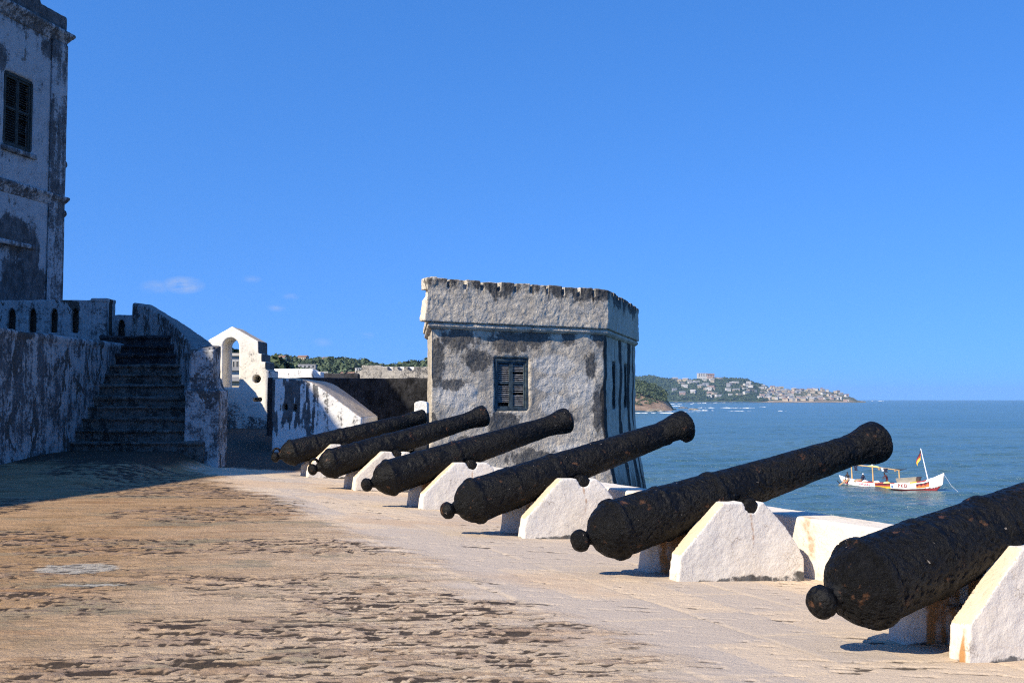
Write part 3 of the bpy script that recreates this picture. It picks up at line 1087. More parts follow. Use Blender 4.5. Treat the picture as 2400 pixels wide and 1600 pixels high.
def tower_crown():
    mb = MB()
    # roof deck below the parapet and overhanging parapet walls
    mb.frustum(ringz(.0, 3.56), ringz(0, 3.75))
    th = .38
    walls = ((P1, P2, fdir, fn), (P2, P3, rdir, rn))
    inn = inset(TP, th)
    mb.prism([(P1.x, P1.y, 3.7), (P2.x, P2.y, 3.7), (P3.x, P3.y, 3.7), (inn[2].x, inn[2].y, 3.7), (inn[1].x, inn[1].y, 3.7), (inn[0].x, inn[0].y - .0, 3.7)], (0, 0, .75))
    mb.prism([(P3.x, P3.y, 3.7), (P4.x, P4.y, 3.7), (inn[3].x, inn[3].y, 3.7), (inn[2].x, inn[2].y, 3.7)], (0, 0, .8))
    # merlons, leaning tops
    pxs = [995, 1052, 1091.5, 1131, 1170, 1208.6, 1245.5, 1283.7, 1320.6, 1357.4, 1392, 1427]
    ss = []
    for x in pxs:
        p = at_plane(x, 680, P1, fn)
        ss.append(max(0, (p - P1).dot(fdir)))
    ss[-1] = (P2 - P1).length
    ss[0] = .02
    gap = .042
    for k in range(11):
        a, b = ss[k] + (gap if k else 0), ss[k + 1] - (gap if k < 10 else 0)
        jz = random.uniform(-.02, .02)
        mb.prism([P1 + fdir * a + Vector((0, 0, 4.4)), P1 + fdir * b + Vector((0, 0, 4.4)), P1 + fdir * b - fn * th + Vector((0, 0, 4.4)), P1 + fdir * a - fn * th + Vector((0, 0, 4.4))], (0, 0, .31 + jz))
    L = (P3 - P2).length
    n = 13
    for k in range(n):
        a, b = L * k / n + (gap if k else .0), L * (k + 1) / n - (gap if k < n - 1 else 0)
        mb.prism([P2 + rdir * a + Vector((0, 0, 4.4)), P2 + rdir * b + Vector((0, 0, 4.4)), P2 + rdir * b - rn * th + Vector((0, 0, 4.4)), P2 + rdir * a - rn * th + Vector((0, 0, 4.4))], (0, 0, .30 + random.uniform(-.02, .02)))
    # side stub seen end-on, flaring to the left
    sd = (P5 - P1).normalized()
    pf = [at_plane(x, y, P1, fn) for x, y in ((1024, 648), (1011, 648), (1008, 692), (1001, 702), (998, 728), (995, 752), (1024, 754))]
    mb.prism(pf, -fn * .30)
    me = masonry(mb, .027, ((1.2, .022), (5, .018), (13, .009)), 91)
    co_ = get_co(me)
    no = get_no(me)
    z = co_[:, 2]
    n_ = fbm(co_[:, 0] * 2.2, co_[:, 1] * 2.2, z * .6, 3, 14)
    attr(me, 'stain_and_shade', sstep(4.15, 4.6, z + (n_ - .5) * .5) * .62 + .30 * (no @ np.array(rn) > .5) * sstep(.35, .6, n_))
    attr(me, 'pale', (no @ np.array(fn) > .5) * sstep(4.45, 4.1, z) * .30 + (no[:, 0] < -.6) * .9)  # left-facing ends painted pale for the sunlight on them
    sf = (co_ - np.array(P1)) @ np.array(fdir)
    drip = np.zeros(len(z))
    for k in range(1, 11):
        ln_ = .25 + .5 * _hash(np.array([k]), np.array([3]), np.array([1]), 5)[0]
        drip = np.maximum(drip, np.exp(-((sf - ss[k] + (n_ - .5) * .3) / .075) ** 2) * sstep(4.5 - ln_, 4.5, z))
    attr(me, 'streak', np.maximum((no @ np.array(rn) > .5) * sstep(4.0, 4.6, z) * .5, drip * .62 * (no @ np.array(fn) > .3)))
    return me


link('battlement', tower_crown(), M['tower'], tower)
mb = MB()
mb.frustum(ringz(.10, 3.38), ringz(.02, 3.46))
mb.frustum(ringz(.05, 3.455), ringz(.035, 3.53))
mb.frustum(ringz(.09, 3.52), ringz(.09, 3.60))
me = masonry(mb, .025, ((2, .010), (8, .005)), 15)
attr(me, 'stain_and_shade', np.full(len(me.vertices), .33))
attr(me, 'pale', np.zeros(len(me.vertices)))
attr(me, 'streak', np.zeros(len(me.vertices)))
link('cornice', me, M['tower'], tower)


def louvre(root, a, b, zb, zt, n, depth_dir, leaves=2, nsl=21, missing=(), frame_mat=None, slat_mat=None, name='window', vis=.05):
    """shuttered window between plan points a and b; depth_dir points out of the wall"""
    frame_mat, slat_mat = frame_mat or M['shutter'], slat_mat or M['slat']
    e = (b - a)
    e.z = 0
    wd = e.length
    e.normalize()
    d = Vector(depth_dir)
    o = Vector((a.x, a.y, zb))
    up = Vector((0, 0, 1))
    H = zt - zb
    fw = min(.065, wd * .16)
    mb = MB()
    mb.obox(o - d * .10, e * fw, d * .07, up * H)
    mb.obox(o + e * (wd - fw) - d * .10, e * fw, d * .07, up * H)
    mb.obox(o + e * fw - d * .10, e * (wd - 2 * fw), d * .068, up * fw * .8)
    mb.obox(o + e * fw + up * (H - fw * 1.2) - d * .10, e * (wd - 2 * fw), d * .068, up * fw * 1.2)
    win = link(name, mb.mesh(), frame_mat, root)
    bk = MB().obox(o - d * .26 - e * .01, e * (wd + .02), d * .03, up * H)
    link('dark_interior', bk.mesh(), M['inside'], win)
    lw = (wd - 2 * fw) / leaves
    for q in range(leaves):
        oo = o + e * (fw + q * lw) + up * fw * .8
        hh = H - fw * 2.0
        st = min(.055, lw * .16)
        mb = MB()
        for s0 in (0.002, lw - st - .002):
            mb.obox(oo + e * s0 - d * .105, e * st, d * .045, up * hh)
        for z0 in (0, hh - st * 1.1, hh * .52):
            mb.obox(oo + e * (st + .002) + up * z0 - d * .103, e * (lw - 2 * st - .004), d * .041, up * st * 1.1)
        leaf = link('shutter', mb.mesh(), frame_mat, win)
        sb = MB()
        for k in range(nsl):
            if (q, k) in missing: continue
            zc = st * 1.2 + (hh - 2.6 * st) * (k + .5) / nsl
            j = random.uniform(-.004, .004)
            p = oo + e * (st + .002) + up * (zc + j) - d * .112
            sb.obox(p, e * (lw - 2 * st - .004), d * .036 - up * .018, up * .009)
        link('slats', sb.mesh(), slat_mat, leaf)
    return win


a, b = on_front(1161, 839), on_front(1238.8, 839)
w = louvre(tower, a, b, on_front(1160, 961.5).z, a.z, fn, fn, 2, 22, ((1, 17), (0, 11), (1, 6), (0, 0), (0, 1)))
w['label'] = 'blue green shuttered window on the front of the tower'
for x0, x1, y0, y1 in ((1435, 1443.5, 846, 959), (1462, 1469.5, 852, 956)):
    a, b = on_right(x0, y0), on_right(x1, y0)
    w = louvre(tower, Vector((a.x, a.y, 0)), Vector((b.x, b.y, 0)), on_right(x0, y1).z + .01, a.z - .01, rn, rn, 1, 22, (), M['shutter_dark'], M['shutter_dark'])

# little white pier at the foot of the tower
c = at_y(988, 941, 26.3)
mb = MB().box(c.x - .16, c.x + .16, 26.1, 26.7, -.4, c.z - .04)
mb.prism([(c.x - .16, 26.1, c.z - .06), (c.x + .16, 26.1, c.z - .06), (c.x + .13, 26.1, c.z - .005), (c.x, 26.1, c.z + .02), (c.x - .13, 26.1, c.z - .01)], (0, .6, 0))
me = masonry(mb, .025, ((3, .012),), 3)
me.materials.append(M['pier'])
me.materials.append(M['black'])
pc = np.empty(len(me.polygons) * 3)
me.polygons.foreach_get('center', pc)
me.polygons.foreach_set('material_index', (pc.reshape(-1, 3)[:, 2] < 1.22).astype(np.int32))
tag(link('wall_pier', me, [M['pier'], M['black']], origin=(c.x, 26.3, -.1)), 'small white round-topped pier at the left foot of the tower', 'pier')

# ------------------------------------------------------------------ staircase with curved parapet
stairs = empty('staircase', (-8.2, 22.9, .4), 'mouldy stone staircase climbing to the upper terrace in shadow', 'staircase')
Z0 = .40
RISE, TREAD = .245, .315
for k in range(11):
    y0 = 22.75 + k * TREAD + (random.uniform(-.035, .035) if k else 0)
    ips = ((22.9, -6.96), (23.4, -7.02), (24.2, -7.4), (24.95, -7.8), (25.7, -8.2), (26.25, -8.55), (26.8, -8.9))
    xr = -6.55 if k == 0 else float(np.interp(y0 + .3, [q[0] for q in ips], [q[1] for q in ips])) + .2
    xl = -9.45 if k < 8 else -10.0
    z1 = Z0 + (k + 1) * RISE + random.uniform(-.02, .02)
    y1 = y0 + TREAD + (.15 if k < 10 else 1.2)
    mb = MB().box(xl, xr, y0, y1, (Z0 - .5) if k == 0 else z1 - RISE - .06, z1)
    mb.box(xl, xr, y0 - .055, y0 + .1, z1 - .055, z1 + .004)
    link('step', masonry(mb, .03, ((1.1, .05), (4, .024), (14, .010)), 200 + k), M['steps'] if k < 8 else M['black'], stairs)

inner = [(-6.96, 22.95, 2.62), (-7.02, 23.4, 2.72), (-7.4, 24.2, 2.93), (-7.8, 24.95, 3.16), (-8.2, 25.7, 3.38), (-8.55, 26.25, 3.56), (-8.9, 26.8, 3.72), (-9.4, 27.4, 3.96), (-10.05, 28.1, 4.10)]
sil = [(500, 808.6), (476, 790), (444, 768), (396, 739), (345, 709.5), (306, 708)]


def sil_y(px):
    for (x1, y1), (x0, y0) in zip(sil[:-1], sil[1:]):
        if x0 <= px <= x1: return y0 + (y1 - y0) * (px - x0) / (x1 - x0)
    return 708 if px < 306 else 812


ringsI, ringsO = [], []
for i, (x, y, z) in enumerate(inner):
    a = inner[max(0, i - 1)]
    b = inner[min(len(inner) - 1, i + 1)]
    d = Vector((b[0] - a[0], b[1] - a[1], 0)).normalized()
    nrm = Vector((d.y, -d.x, 0))
    o = Vector((x, y, 0)) + nrm * (.55 if i else .52)
    px = 1200 + o.x / o.y * F
    zo = 1.55 + (935 - sil_y(px)) / F * o.y
    zo = min(zo, z + .06)
    ringsI.append(Vector((x, y, z)))
    ringsO.append(Vector((o.x, o.y, zo)))
mb = MB()
for i in range(len(inner) - 1):
    a, b, c2, d2 = ringsI[i], ringsI[i + 1], ringsO[i + 1], ringsO[i]
    lo = [Vector((p.x, p.y, -.2)) for p in (a, b, c2, d2)]
    mb.frustum(lo, [a, b, c2, d2])
me = masonry(mb, .045, ((1.0, .02), (5, .010), (14, .004)), 33)
me.materials.append(M['stairwall'])
me.materials.append(M['coping'])
pn = np.empty(len(me.polygons) * 3)
me.polygons.foreach_get('normal', pn)
me.polygons.foreach_set('material_index', (pn.reshape(-1, 3)[:, 2] > .5).astype(np.int32))
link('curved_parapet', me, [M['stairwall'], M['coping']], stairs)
mb = MB().box(-6.99, -6.26, 22.82, 23.55, -.25, 1.74)
mb.frustum([Vector(p) for p in ((-6.97, 22.86, 1.72), (-6.30, 22.86, 1.72), (-6.30, 23.5, 1.72), (-6.97, 23.5, 1.72))],
           [Vector(p) for p in ((-6.95, 22.93, 1.98), (-6.40, 22.93, 1.98), (-6.40, 23.5, 1.98), (-6.95, 23.5, 1.98))])
mb.frustum([Vector(p) for p in ((-6.93, 22.90, 1.95), (-6.42, 22.90, 1.95), (-6.42, 23.5, 1.95), (-6.93, 23.5, 1.95))],
           [Vector(p) for p in ((-6.92, 22.90, 2.60), (-6.42, 22.90, 2.60), (-6.42, 23.5, 2.73), (-6.92, 23.5, 2.75))])
link('pillar', masonry(mb, .03, ((1.2, .016), (6, .010), (15, .005)), 35), M['stairwall'], stairs)

# retaining wall and upper terrace to the left
mb = MB().box(-10.1, -9.4, 6, 25.9, -.3, 2.80)
mb.box(-10.1, -9.36, 6, 25.9, 2.76, 2.88)
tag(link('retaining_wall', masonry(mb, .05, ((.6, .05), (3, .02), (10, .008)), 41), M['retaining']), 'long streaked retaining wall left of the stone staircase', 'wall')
mb = MB().box(-26, -10.12, 6, 36.2, -.3, 2.82)
tag(link('upper_terrace', mb.mesh(), M['coping']), 'upper terrace behind the retaining wall', kind='structure')


def niche_cut(x0, x1, y_top, y_bot, Y, depth):
    a, b = at_y(x0, y_bot, Y), at_y(x1, y_top, Y)
    w = b.x - a.x
    h = b.z - a.z
    pts = [(a.x, Y - .1, a.z), (b.x, Y - .1, a.z), (b.x, Y - .1, a.z + h * .74), (b.x - w * .18, Y - .1, a.z + h * .88), ((a.x + b.x) / 2, Y - .1, b.z), (a.x + w * .18, Y - .1, a.z + h * .88), (a.x, Y - .1, a.z + h * .74)]
    return MB().prism(pts, (0, depth + .1, 0)).mesh()


zt = at_y(200, 702.5, 27).z
xr = at_y(252, 702, 27).x
wall_ = MB().box(-16, xr - .30, 27, 27.5, 2.6, zt)
mb = MB()
mb.box(xr - .37, xr, 26.96, 27.56, 2.6, zt - .02)
mb.box(xr - .40, xr + .02, 26.93, 27.58, zt - .04, zt + .045)
cut = [niche_cut(x0, x1, 720, 780, 27, .28) for x0, x1 in ((16, 35), (66, 84), (116, 135), (166, 184))]
def joined(me, mb):
    bm = bmesh.new()
    bm.from_mesh(me)
    bm.from_mesh(mb.mesh())
    out_ = bpy.data.meshes.new('j')
    bm.to_mesh(out_)
    bm.free()
    return out_


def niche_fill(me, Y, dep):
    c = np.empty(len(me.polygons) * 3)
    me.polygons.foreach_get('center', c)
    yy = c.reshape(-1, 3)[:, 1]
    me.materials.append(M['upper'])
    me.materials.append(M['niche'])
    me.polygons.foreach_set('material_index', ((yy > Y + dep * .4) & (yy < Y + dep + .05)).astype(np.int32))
    return me


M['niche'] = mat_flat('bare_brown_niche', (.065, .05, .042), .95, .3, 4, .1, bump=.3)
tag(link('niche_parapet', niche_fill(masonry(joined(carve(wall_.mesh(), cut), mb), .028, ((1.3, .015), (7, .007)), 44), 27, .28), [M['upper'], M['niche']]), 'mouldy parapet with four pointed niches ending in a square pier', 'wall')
a, b = at_y(245, 737, 29), at_y(330, 737, 29)
mb = MB().box(a.x - .6, b.x + .4, 29, 29.4, 2.4, a.z)
cut = [niche_cut(275, 292, 747, 800, 29, .2)]
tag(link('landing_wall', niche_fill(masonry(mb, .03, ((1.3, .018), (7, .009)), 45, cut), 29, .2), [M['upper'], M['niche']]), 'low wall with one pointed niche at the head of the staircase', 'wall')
mb = MB().prism([(-15.5, 36.3, .2), (-10.0, 36.3, .2), (-10.0, 36.3, 2.2), (-10.75, 36.3, 3.5), (-15.5, 36.3, 3.5)], (0, .5, 0))  # added behind the stairs, end sloped to shape the shadow on the arch
tag(link('shade_blocker', masonry(mb, .06, ((1, .02),), 46), M['battlement']), 'added, nearly hidden wall casting shade on the bell arch', 'wall')

# ------------------------------------------------------------------ castle building on the left
CB = Vector((-12.75, 30.0, 0))
DL = R(78)
bd = Vector((-math.cos(DL), -math.sin(DL), 0))      # along the face, towards the camera's left
bn = Vector((math.sin(DL), -math.cos(DL), 0))       # out of the face
BLEN, BDEP = 44, 3.2


def on_castle(px, py, off=0.0):
    return at_plane(px, py, CB + bn * off, bn)


def zc(y): return at_y(138, y, 30).z


castle = empty('castle_building', (CB.x, CB.y, 2.8), 'tall blue-white castle building in shadow at the left edge', 'building')
ztop = zc(104)
win_c = [on_castle(13, 168), on_castle(76, 358)]
sA, sB = (win_c[0] - CB).dot(bd), (win_c[1] - CB).dot(bd)
wz0, wz1 = on_castle(60, 352).z, on_castle(60, 180).z
wz_t = at_plane(45, 177, CB, bn).z
wz_b = at_plane(45, 350, CB, bn).z
body = MB().prism([CB + Vector((0, 0, .0)), CB + bd * BLEN, CB + bd * BLEN - bn * BDEP, CB - bn * BDEP], (0, 0, ztop + .1))
cut = [MB().obox(CB + bd * sB + bn * .2 + Vector((0, 0, wz_b)), bd * (sA - sB), -bn * .60, Vector((0, 0, wz_t - wz_b))).mesh()]
dA, dB = (on_castle(0, 640) - CB).dot(bd), (on_castle(57, 640) - CB).dot(bd)
dz_t = on_castle(40, 578).z
cut.append(MB().obox(CB + bd * dB + bn * .2 + Vector((0, 0, 2.5)), bd * (dA - dB + 1.0), -bn * .34, Vector((0, 0, dz_t - 2.5))).mesh())
me = carve(body.mesh(), cut)
# cut the visible stretch into a fine grid by remeshing
me = remesh(me, .075)
roughen(me, ((.8, .02), (4, .01)), 50)
me.polygons.foreach_set('use_smooth', [True] * len(me.polygons))
co_ = get_co(me)
s = (co_ - np.array(CB)) @ np.array(bd)
z = co_[:, 2]
def cblob(px, py, ws, hz):
    p = on_castle(px, py)
    return np.exp(-((s - (p - CB).dot(bd)) / ws) ** 2 - ((z - p.z) / hz) ** 2)
st = np.maximum.reduce([cblob(15, 545, .55, .35), cblob(45, 560, .45, .45), cblob(75, 590, .3, .6), cblob(85, 670, .5, .45), cblob(20, 690, 1.2, .35), cblob(125, 665, .5, .35), cblob(3, 130, .25, .3), cblob(125, 120, .4, .25), cblob(40, 640, .5, .5) * .7])
st = np.maximum(st, sstep(zc(130), zc(95), z) * .35)
st = st * (.35 + .75 * fbm(s * 1.8, z * 1.8, None, 4, 9))
attr(me, 'stain_and_shade', st)
link('wall', me, M['castle'], castle)


def band(z0, z1, out, name, ext=.0, tilt=0.0):
    """horizontal course that turns the far corner"""
    mb = MB()
    c0 = CB - bd * (out + ext) + bn * out
    mb.frustum([c0 + Vector((0, 0, z0)) + (bd - bn) * tilt, c0 + bd * (BLEN + out) + Vector((0, 0, z0)) - bn * tilt, c0 + bd * (BLEN + out) - bn * (BDEP + out) + Vector((0, 0, z0)), c0 - bn * (BDEP + out) + Vector((0, 0, z0)) + bd * tilt],
               [c0 + Vector((0, 0, z1)), c0 + bd * (BLEN + out) + Vector((0, 0, z1)), c0 + bd * (BLEN + out) - bn * (BDEP + out) + Vector((0, 0, z1)), c0 - bn * (BDEP + out) + Vector((0, 0, z1))])
    return mb


def cpart(mb, name, seed):
    me = masonry(mb, .05, ((1, .010), (5, .005)), seed)
    attr(me, 'stain_and_shade', np.full(len(me.vertices), .16))
    return link(name, me, M['castle'], castle)


# pilaster at the corner
pw = (on_castle(113, 300) - CB).dot(bd)
mb = MB().obox(CB - bd * .05 + Vector((0, 0, 2.6)), bd * pw, bn * .07, Vector((0, 0, zc(106) - 2.6)))
cpart(mb, 'pilaster', 51)
mb = band(zc(112), zc(96), .07, 'c', 0, .05)
mb2 = band(zc(98), zc(87), .17, 'c', 0, .08)
mb.add(mb2.v, mb2.f)
mb2 = band(zc(89), zc(80), .20, 'c')
mb.add(mb2.v, mb2.f)
cpart(mb, 'roof_cornice', 52)
mb = band(zc(489), zc(478), .06, 'c', 0, .04)
mb2 = band(zc(480), zc(468), .14, 'c', 0, .08)
mb.add(mb2.v, mb2.f)
mb2 = band(zc(470), zc(462), .165, 'c')
mb.add(mb2.v, mb2.f)
cpart(mb, 'string_course', 53)
# roof parapet: lower end block and taller run
mb = MB()
e1 = (on_castle(93, 40) - CB).dot(bd)
mb.obox(CB - bd * .02 + bn * .02 + Vector((0, 0, zc(84))), bd * (e1 + .05), -bn * .7, Vector((0, 0, zc(41) - zc(84))))
mb.obox(CB + bd * e1 + bn * .04 + Vector((0, 0, zc(84))), bd * (BLEN - e1), -bn * .8, Vector((0, 0, 12.85 - zc(84))))
me = masonry(mb, .06, ((1, .015), (5, .010)), 54)
attr(me, 'stain_and_shade', np.full(len(me.vertices), .30))
link('roof_parapet', me, M['castle'], castle)
a, b = CB + bd * sA, CB + bd * sB
w = louvre(castle, a, b, wz_b + .01, wz_t - .01, bn, bn, 2, 26, ((1, 4), (1, 9), (1, 10), (1, 16)), M['shutter_dark'], M['shutter_dark'])
mb = MB().obox(CB + bd * (sB - .12) + bn * .10 + Vector((0, 0, wz_b - .16)), bd * (sA - sB + .24), -bn * .16, Vector((0, 0, .15)))
cpart(mb, 'window_sill', 55)
mb = MB().obox(CB + bd * (dB - .35) + bn * .09 + Vector((0, 0, dz_t + .0)), bd * (dA - dB + 1.2), -bn * .14, Vector((0, 0, .13)))
cpart(mb, 'door_lintel', 56)
# stone spout heads on the hidden side
for px, py, r in ((140, 389, .19), (140, 503, .15)):
    p = at_y(px, py, 30.2)
    k = MB()
    k.tube([(p.x - .5, p.y + .15, p.z + .02), (p.x - .02, p.y, p.z + .02), (p.x + .10, p.y, p.z), (p.x + .14, p.y, p.z - .05)], [r, r, r * .95, r * .6], 12)
    cpart(k, 'spout', 57)

# ------------------------------------------------------------------ gabled bell arch
YA = 38.0


def A_(px, py): return at_y(px, py, YA)


out = [(470, 1010), (470, 905), (497, 889), (499.5, 886), (500.4, 815), (487.6, 797.2), (544.4, 765), (606.3, 799.8), (606.3, 828.8), (614, 829), (614, 847.8), (623.5, 848), (623.5, 866.8), (633, 868), (633, 1012)]
TA = 1.35
mb = MB().prism([A_(*p) for p in out], (0, TA, 0))
arch = []
xl, xr_, yt, yb = 521.5, 560.6, 790.8, 907.6
rr = (xr_ - xl) / 2
for k in range(13):
    t = math.pi * k / 12
    arch.append((xl + rr + rr * math.cos(t), yt + rr - rr * math.sin(t)))
ring = [A_(xl, yb), A_(xr_, yb)] + [A_(*p) for p in arch]
cut = [MB().prism([p + Vector((0, -.3, 0)) for p in ring], (0, TA + .6, 0)).mesh()]
hc = A_(601.6, 887.8)
hr = 9.4 / F * YA
cut.append(MB().prism([hc + Vector((hr * math.cos(t), -.3, hr * math.sin(t))) for t in np.linspace(0, 2 * math.pi, 24, endpoint=False)], (0, TA + .0, 0)).mesh())
a, b = A_(592, 941), A_(614, 932)
cut.append(MB().box(a.x, b.x, YA - .3, YA + .55, a.z, b.z).mesh())
me = masonry(mb, .035, ((.9, .018), (5, .006), (14, .003)), 64, cut)
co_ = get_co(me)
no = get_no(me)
attr(me, 'stain_and_shade', np.maximum((no[:, 0] > .6) * (co_[:, 0] > A_(603, 870).x) * (co_[:, 2] > A_(600, 870).z) * 1.15, sstep(1.45, .8, co_[:, 2] + (fbm(co_[:, 0] * 1.5, co_[:, 2] * 1.5, None, 3, 3) - .5) * 1.2) * .2))  # shade painted on right-facing sides, plus a darker lower band
me.materials.append(M['arch'])
me.materials.append(M['ramptop'])
pn = np.empty(len(me.polygons) * 3)
me.polygons.foreach_get('normal', pn)
pn = pn.reshape(-1, 3)
me.polygons.foreach_set('material_index', ((pn[:, 2] > .6) & (pn[:, 0] > .2)).astype(np.int32))
tag(link('bell_arch', me, [M['arch'], M['ramptop']], origin=(A_(560, 1000).x, YA, .4)), 'white gabled wall with a tall arched opening and a round hole', 'arch')

# ------------------------------------------------------------------ ramp wall
YR = 27.2


def R_(px, py): return at_y(px, py, YR)


prof = [(636, 1075), (636, 884.5), (690, 886), (712, 889), (728, 894), (742, 901), (848, 979), (848, 1075)]
mb = MB().prism([R_(*p) for p in prof], (0, 3.3, 0))
cut = []
for x0, x1, y0, y1 in ((645, 653, 946, 964), (665, 673, 946, 963), (687, 695, 946, 966)):
    a, b = R_(x0, y1), R_(x1, y0)
    cut.append(MB().box(a.x, b.x, YR - .2, YR + .45, a.z, b.z).mesh())
me = masonry(mb, .04, ((.9, .02), (5, .008), (14, .004)), 66, cut)
co_ = get_co(me)
sx = 1200 + co_[:, 0] / co_[:, 1] * F
z = co_[:, 2]
hn = fbm(co_[:, 0] * 9, co_[:, 1] * 2, z * .5, 5, 19, .62)
run = sstep(.44, .62, hn) * sstep(.4, 1.5, z + (hn - .5) * 2) * sstep(-4.6, -5.3, co_[:, 0]) * .62
attr(me, 'stain_and_shade', run)
me.materials.append(M['ramp'])
me.materials.append(M['ramptop'])
pn = np.empty(len(me.polygons) * 3)
me.polygons.foreach_get('normal', pn)
me.polygons.foreach_set('material_index', (pn.reshape(-1, 3)[:, 2] > .5).astype(np.int32))
tag(link('ramp_wall', me, [M['ramp'], M['ramptop']], origin=(R_(740, 1060).x, YR, .2)), 'white wall with a sloping sandy top left of the tower', 'wall')

# ------------------------------------------------------------------ walls behind
a, b = at_y(672, 884, 33), at_y(1000, 884.5, 34.2)
mb = MB().prism([(a.x - .6, 33, -.2), (b.x + .4, 34.2, -.2), (b.x + .4, 34.8, -.2), (a.x - .6, 33.6, -.2)], (0, 0, a.z + .2))
tag(link('mouldy_wall', masonry(mb, .05, ((1, .03), (5, .012)), 70), M['black']), 'black mouldy wall between the ramp and the tower', 'wall')
a, b = at_y(631, 864, 46), at_y(735, 864, 46)
mb = MB().box(a.x, b.x, 46, 47.2, -.2, a.z)
mb.box(b.x - .02, b.x + .25, 46.4, 47.2, -.2, a.z - .12)
tag(link('back_wall', masonry(mb, .07, ((1, .03),), 71), M['ramp']), 'plain sunlit white wall just right of the bell arch', 'wall')
me = bpy.data.objects['back_wall'].data
attr(me, 'stain_and_shade', np.zeros(len(me.vertices)))
a, b = at_y(733, 874, 48), at_y(840, 874, 48)
mb = MB().box(a.x, b.x, 48, 48.6, -.2, a.z)
tag(link('dark_curtain_wall', masonry(mb, .07, ((1, .03),), 72), M['black']), 'low dark wall between the white back wall and battlement', 'wall')
bat = MB()
a, b = at_y(833, 868, 50), at_y(1000, 869, 50)
bat.box(a.x, b.x + 1, 50, 50.7, -.2, a.z)
ty = at_y(850, 856, 50).z
for x0, x1 in ((848, 893), (893, 909), (920, 934), (946, 958), (969, 1010)):
    p, q = at_y(x0, 860, 50), at_y(x1, 860, 50)
    bat.box(p.x, q.x, 50.0, 50.7, a.z - .1, ty - (0 if x0 < 890 else .06))
bt = masonry(bat, .04, ((1.5, .03), (6, .012)), 73)
tag(link('far_battlement', bt, M['battlement']), 'stained crenellated wall beyond the black wall, left of the tower', 'wall')
p, q = at_y(900, 862, 51.2), at_y(1010, 862, 51.2)  # added wall; its white stands in for lit gap reveals
tag(link('lit_gap_backing', masonry(MB().box(p.x, q.x + .5, 50.72, 51.3, -.2, ty - .05), .08, ((1, .01),), 74), M['pier']), 'added white wall standing in for the sunlit reveals of the far battlement gaps', 'wall')

# ------------------------------------------------------------------ sea
def disc(radii, nseg, z, cx=0, cy=0):
    vs, fs = [], []
    for r in radii:
        for k in range(nseg):
            t = 2 * math.pi * k / nseg
            vs.append((cx + r * math.cos(t), cy + r * math.sin(t), z))
    for i in range(len(radii) - 1):
        for k in range(nseg):
            fs.append((i * nseg + k, i * nseg + (k + 1) % nseg, (i + 1) * nseg + (k + 1) % nseg, (i + 1) * nseg + k))
    fs.append(tuple(range(nseg)))
    return MB().add(vs, fs)


def build_sea():
    def grow(a, b, s0, k):
        out = [a]
        while out[-1] < b: out.append(out[-1] + max(s0, k * abs(out[-1])))
        return out[:-1]
    xs = np.concatenate([-np.array(grow(12, 12000, 3, .12))[::-1], np.arange(-10, 130, .5), np.array(grow(130, 12000, 1.2, .03))])
    ys = np.concatenate([-np.array(grow(5, 12000, 5, .15))[::-1], np.arange(-2, 58, 2.5), np.array(grow(58, 12000, .42, .0052))])
    X, Y = np.meshgrid(xs, ys)
    x, y = X.ravel(), Y.ravel()
    wx = x + 1.5 * fbm(x / 14, y / 14, None, 2, 5)
    q1 = fbm((wx * .9 + y * .35) / 7.5, (y * .95 - x * .3) / 3.4, None, 4, 11, .55)
    q2 = fbm(x / 30, y / 12, None, 2, 17)
    amp = .95 * np.clip(1.15 - np.abs(y) / 900, .0, 1) * sstep(40, 58, y)
    z = SEA_Z + ((q1 - .5) * 1.0 + (q2 - .5) * .35) * amp
    idx = np.arange(len(x)).reshape(len(ys), len(xs))
    q = np.stack([idx[:-1, :-1], idx[:-1, 1:], idx[1:, 1:], idx[1:, :-1]], -1).reshape(-1, 4)
    me = bpy.data.meshes.new('sea')
    me.vertices.add(len(x))
    me.vertices.foreach_set('co', np.stack([x, y, z], 1).ravel())
    me.loops.add(len(q) * 4)
    me.loops.foreach_set('vertex_index', q.ravel())
    me.polygons.add(len(q))
    me.polygons.foreach_set('loop_start', np.arange(len(q)) * 4)
    me.polygons.foreach_set('use_smooth', [True] * len(q))
    me.update(calc_edges=True)
    print('SEA', len(q))
    tag(link('sea', me, M['sea']), 'blue green open sea', kind='structure')


build_sea()


# ------------------------------------------------------------------ headlands, hills
def mat_land(name, veg0, veg1, rock, rock_lo, rock_hi, sc):
    t = NT(name)
    n = t.noise(sc, 8, .65)
    n2 = t.noise(sc * 5, 6, .7)
    col = t.mix(t.step(n2, .35, .65), veg0, veg1)
    g = t.node('ShaderNodeNewGeometry')
    s = t.node('ShaderNodeSeparateXYZ')
    t.put(s.inputs[0], g.outputs['Normal'])
    rk = t.m('ADD', t.attr('rock'), t.m('MULTIPLY', t.m('SUBTRACT', n2, .5), .9))
    col = t.mix(t.step(rk, rock_lo, rock_hi), col, t.mix(t.step(n, .4, .6), rock, tuple(r * .55 for r in rock)))
    return t.done(col, .95, t.bump(n2, .8, 3.0), .1)


M['land_far'] = mat_land('far_headland_land', (.035, .06, .022), (.075, .10, .045), (.40, .30, .21), .45, .6, .012)
M['land_near'] = mat_land('near_headland_land', (.035, .055, .018), (.08, .10, .04), (.36, .25, .17), .45, .6, .05)
M['land_hill'] = mat_land('left_hill_land', (.030, .055, .018), (.07, .10, .035), (.3, .2, .12), .7, .9, .03)


def leaf_mat(name, a, b, sc):
    t = NT(name)
    n = t.noise(sc, 3, .6)
    isl = t.node('ShaderNodeNewGeometry').outputs['Random Per Island']
    c = t.mix(t.step(t.m('ADD', t.m('MULTIPLY', n, .7), t.m('MULTIPLY', isl, .3)), .3, .7), a, b)
    return t.done(c, .9, None, .1)


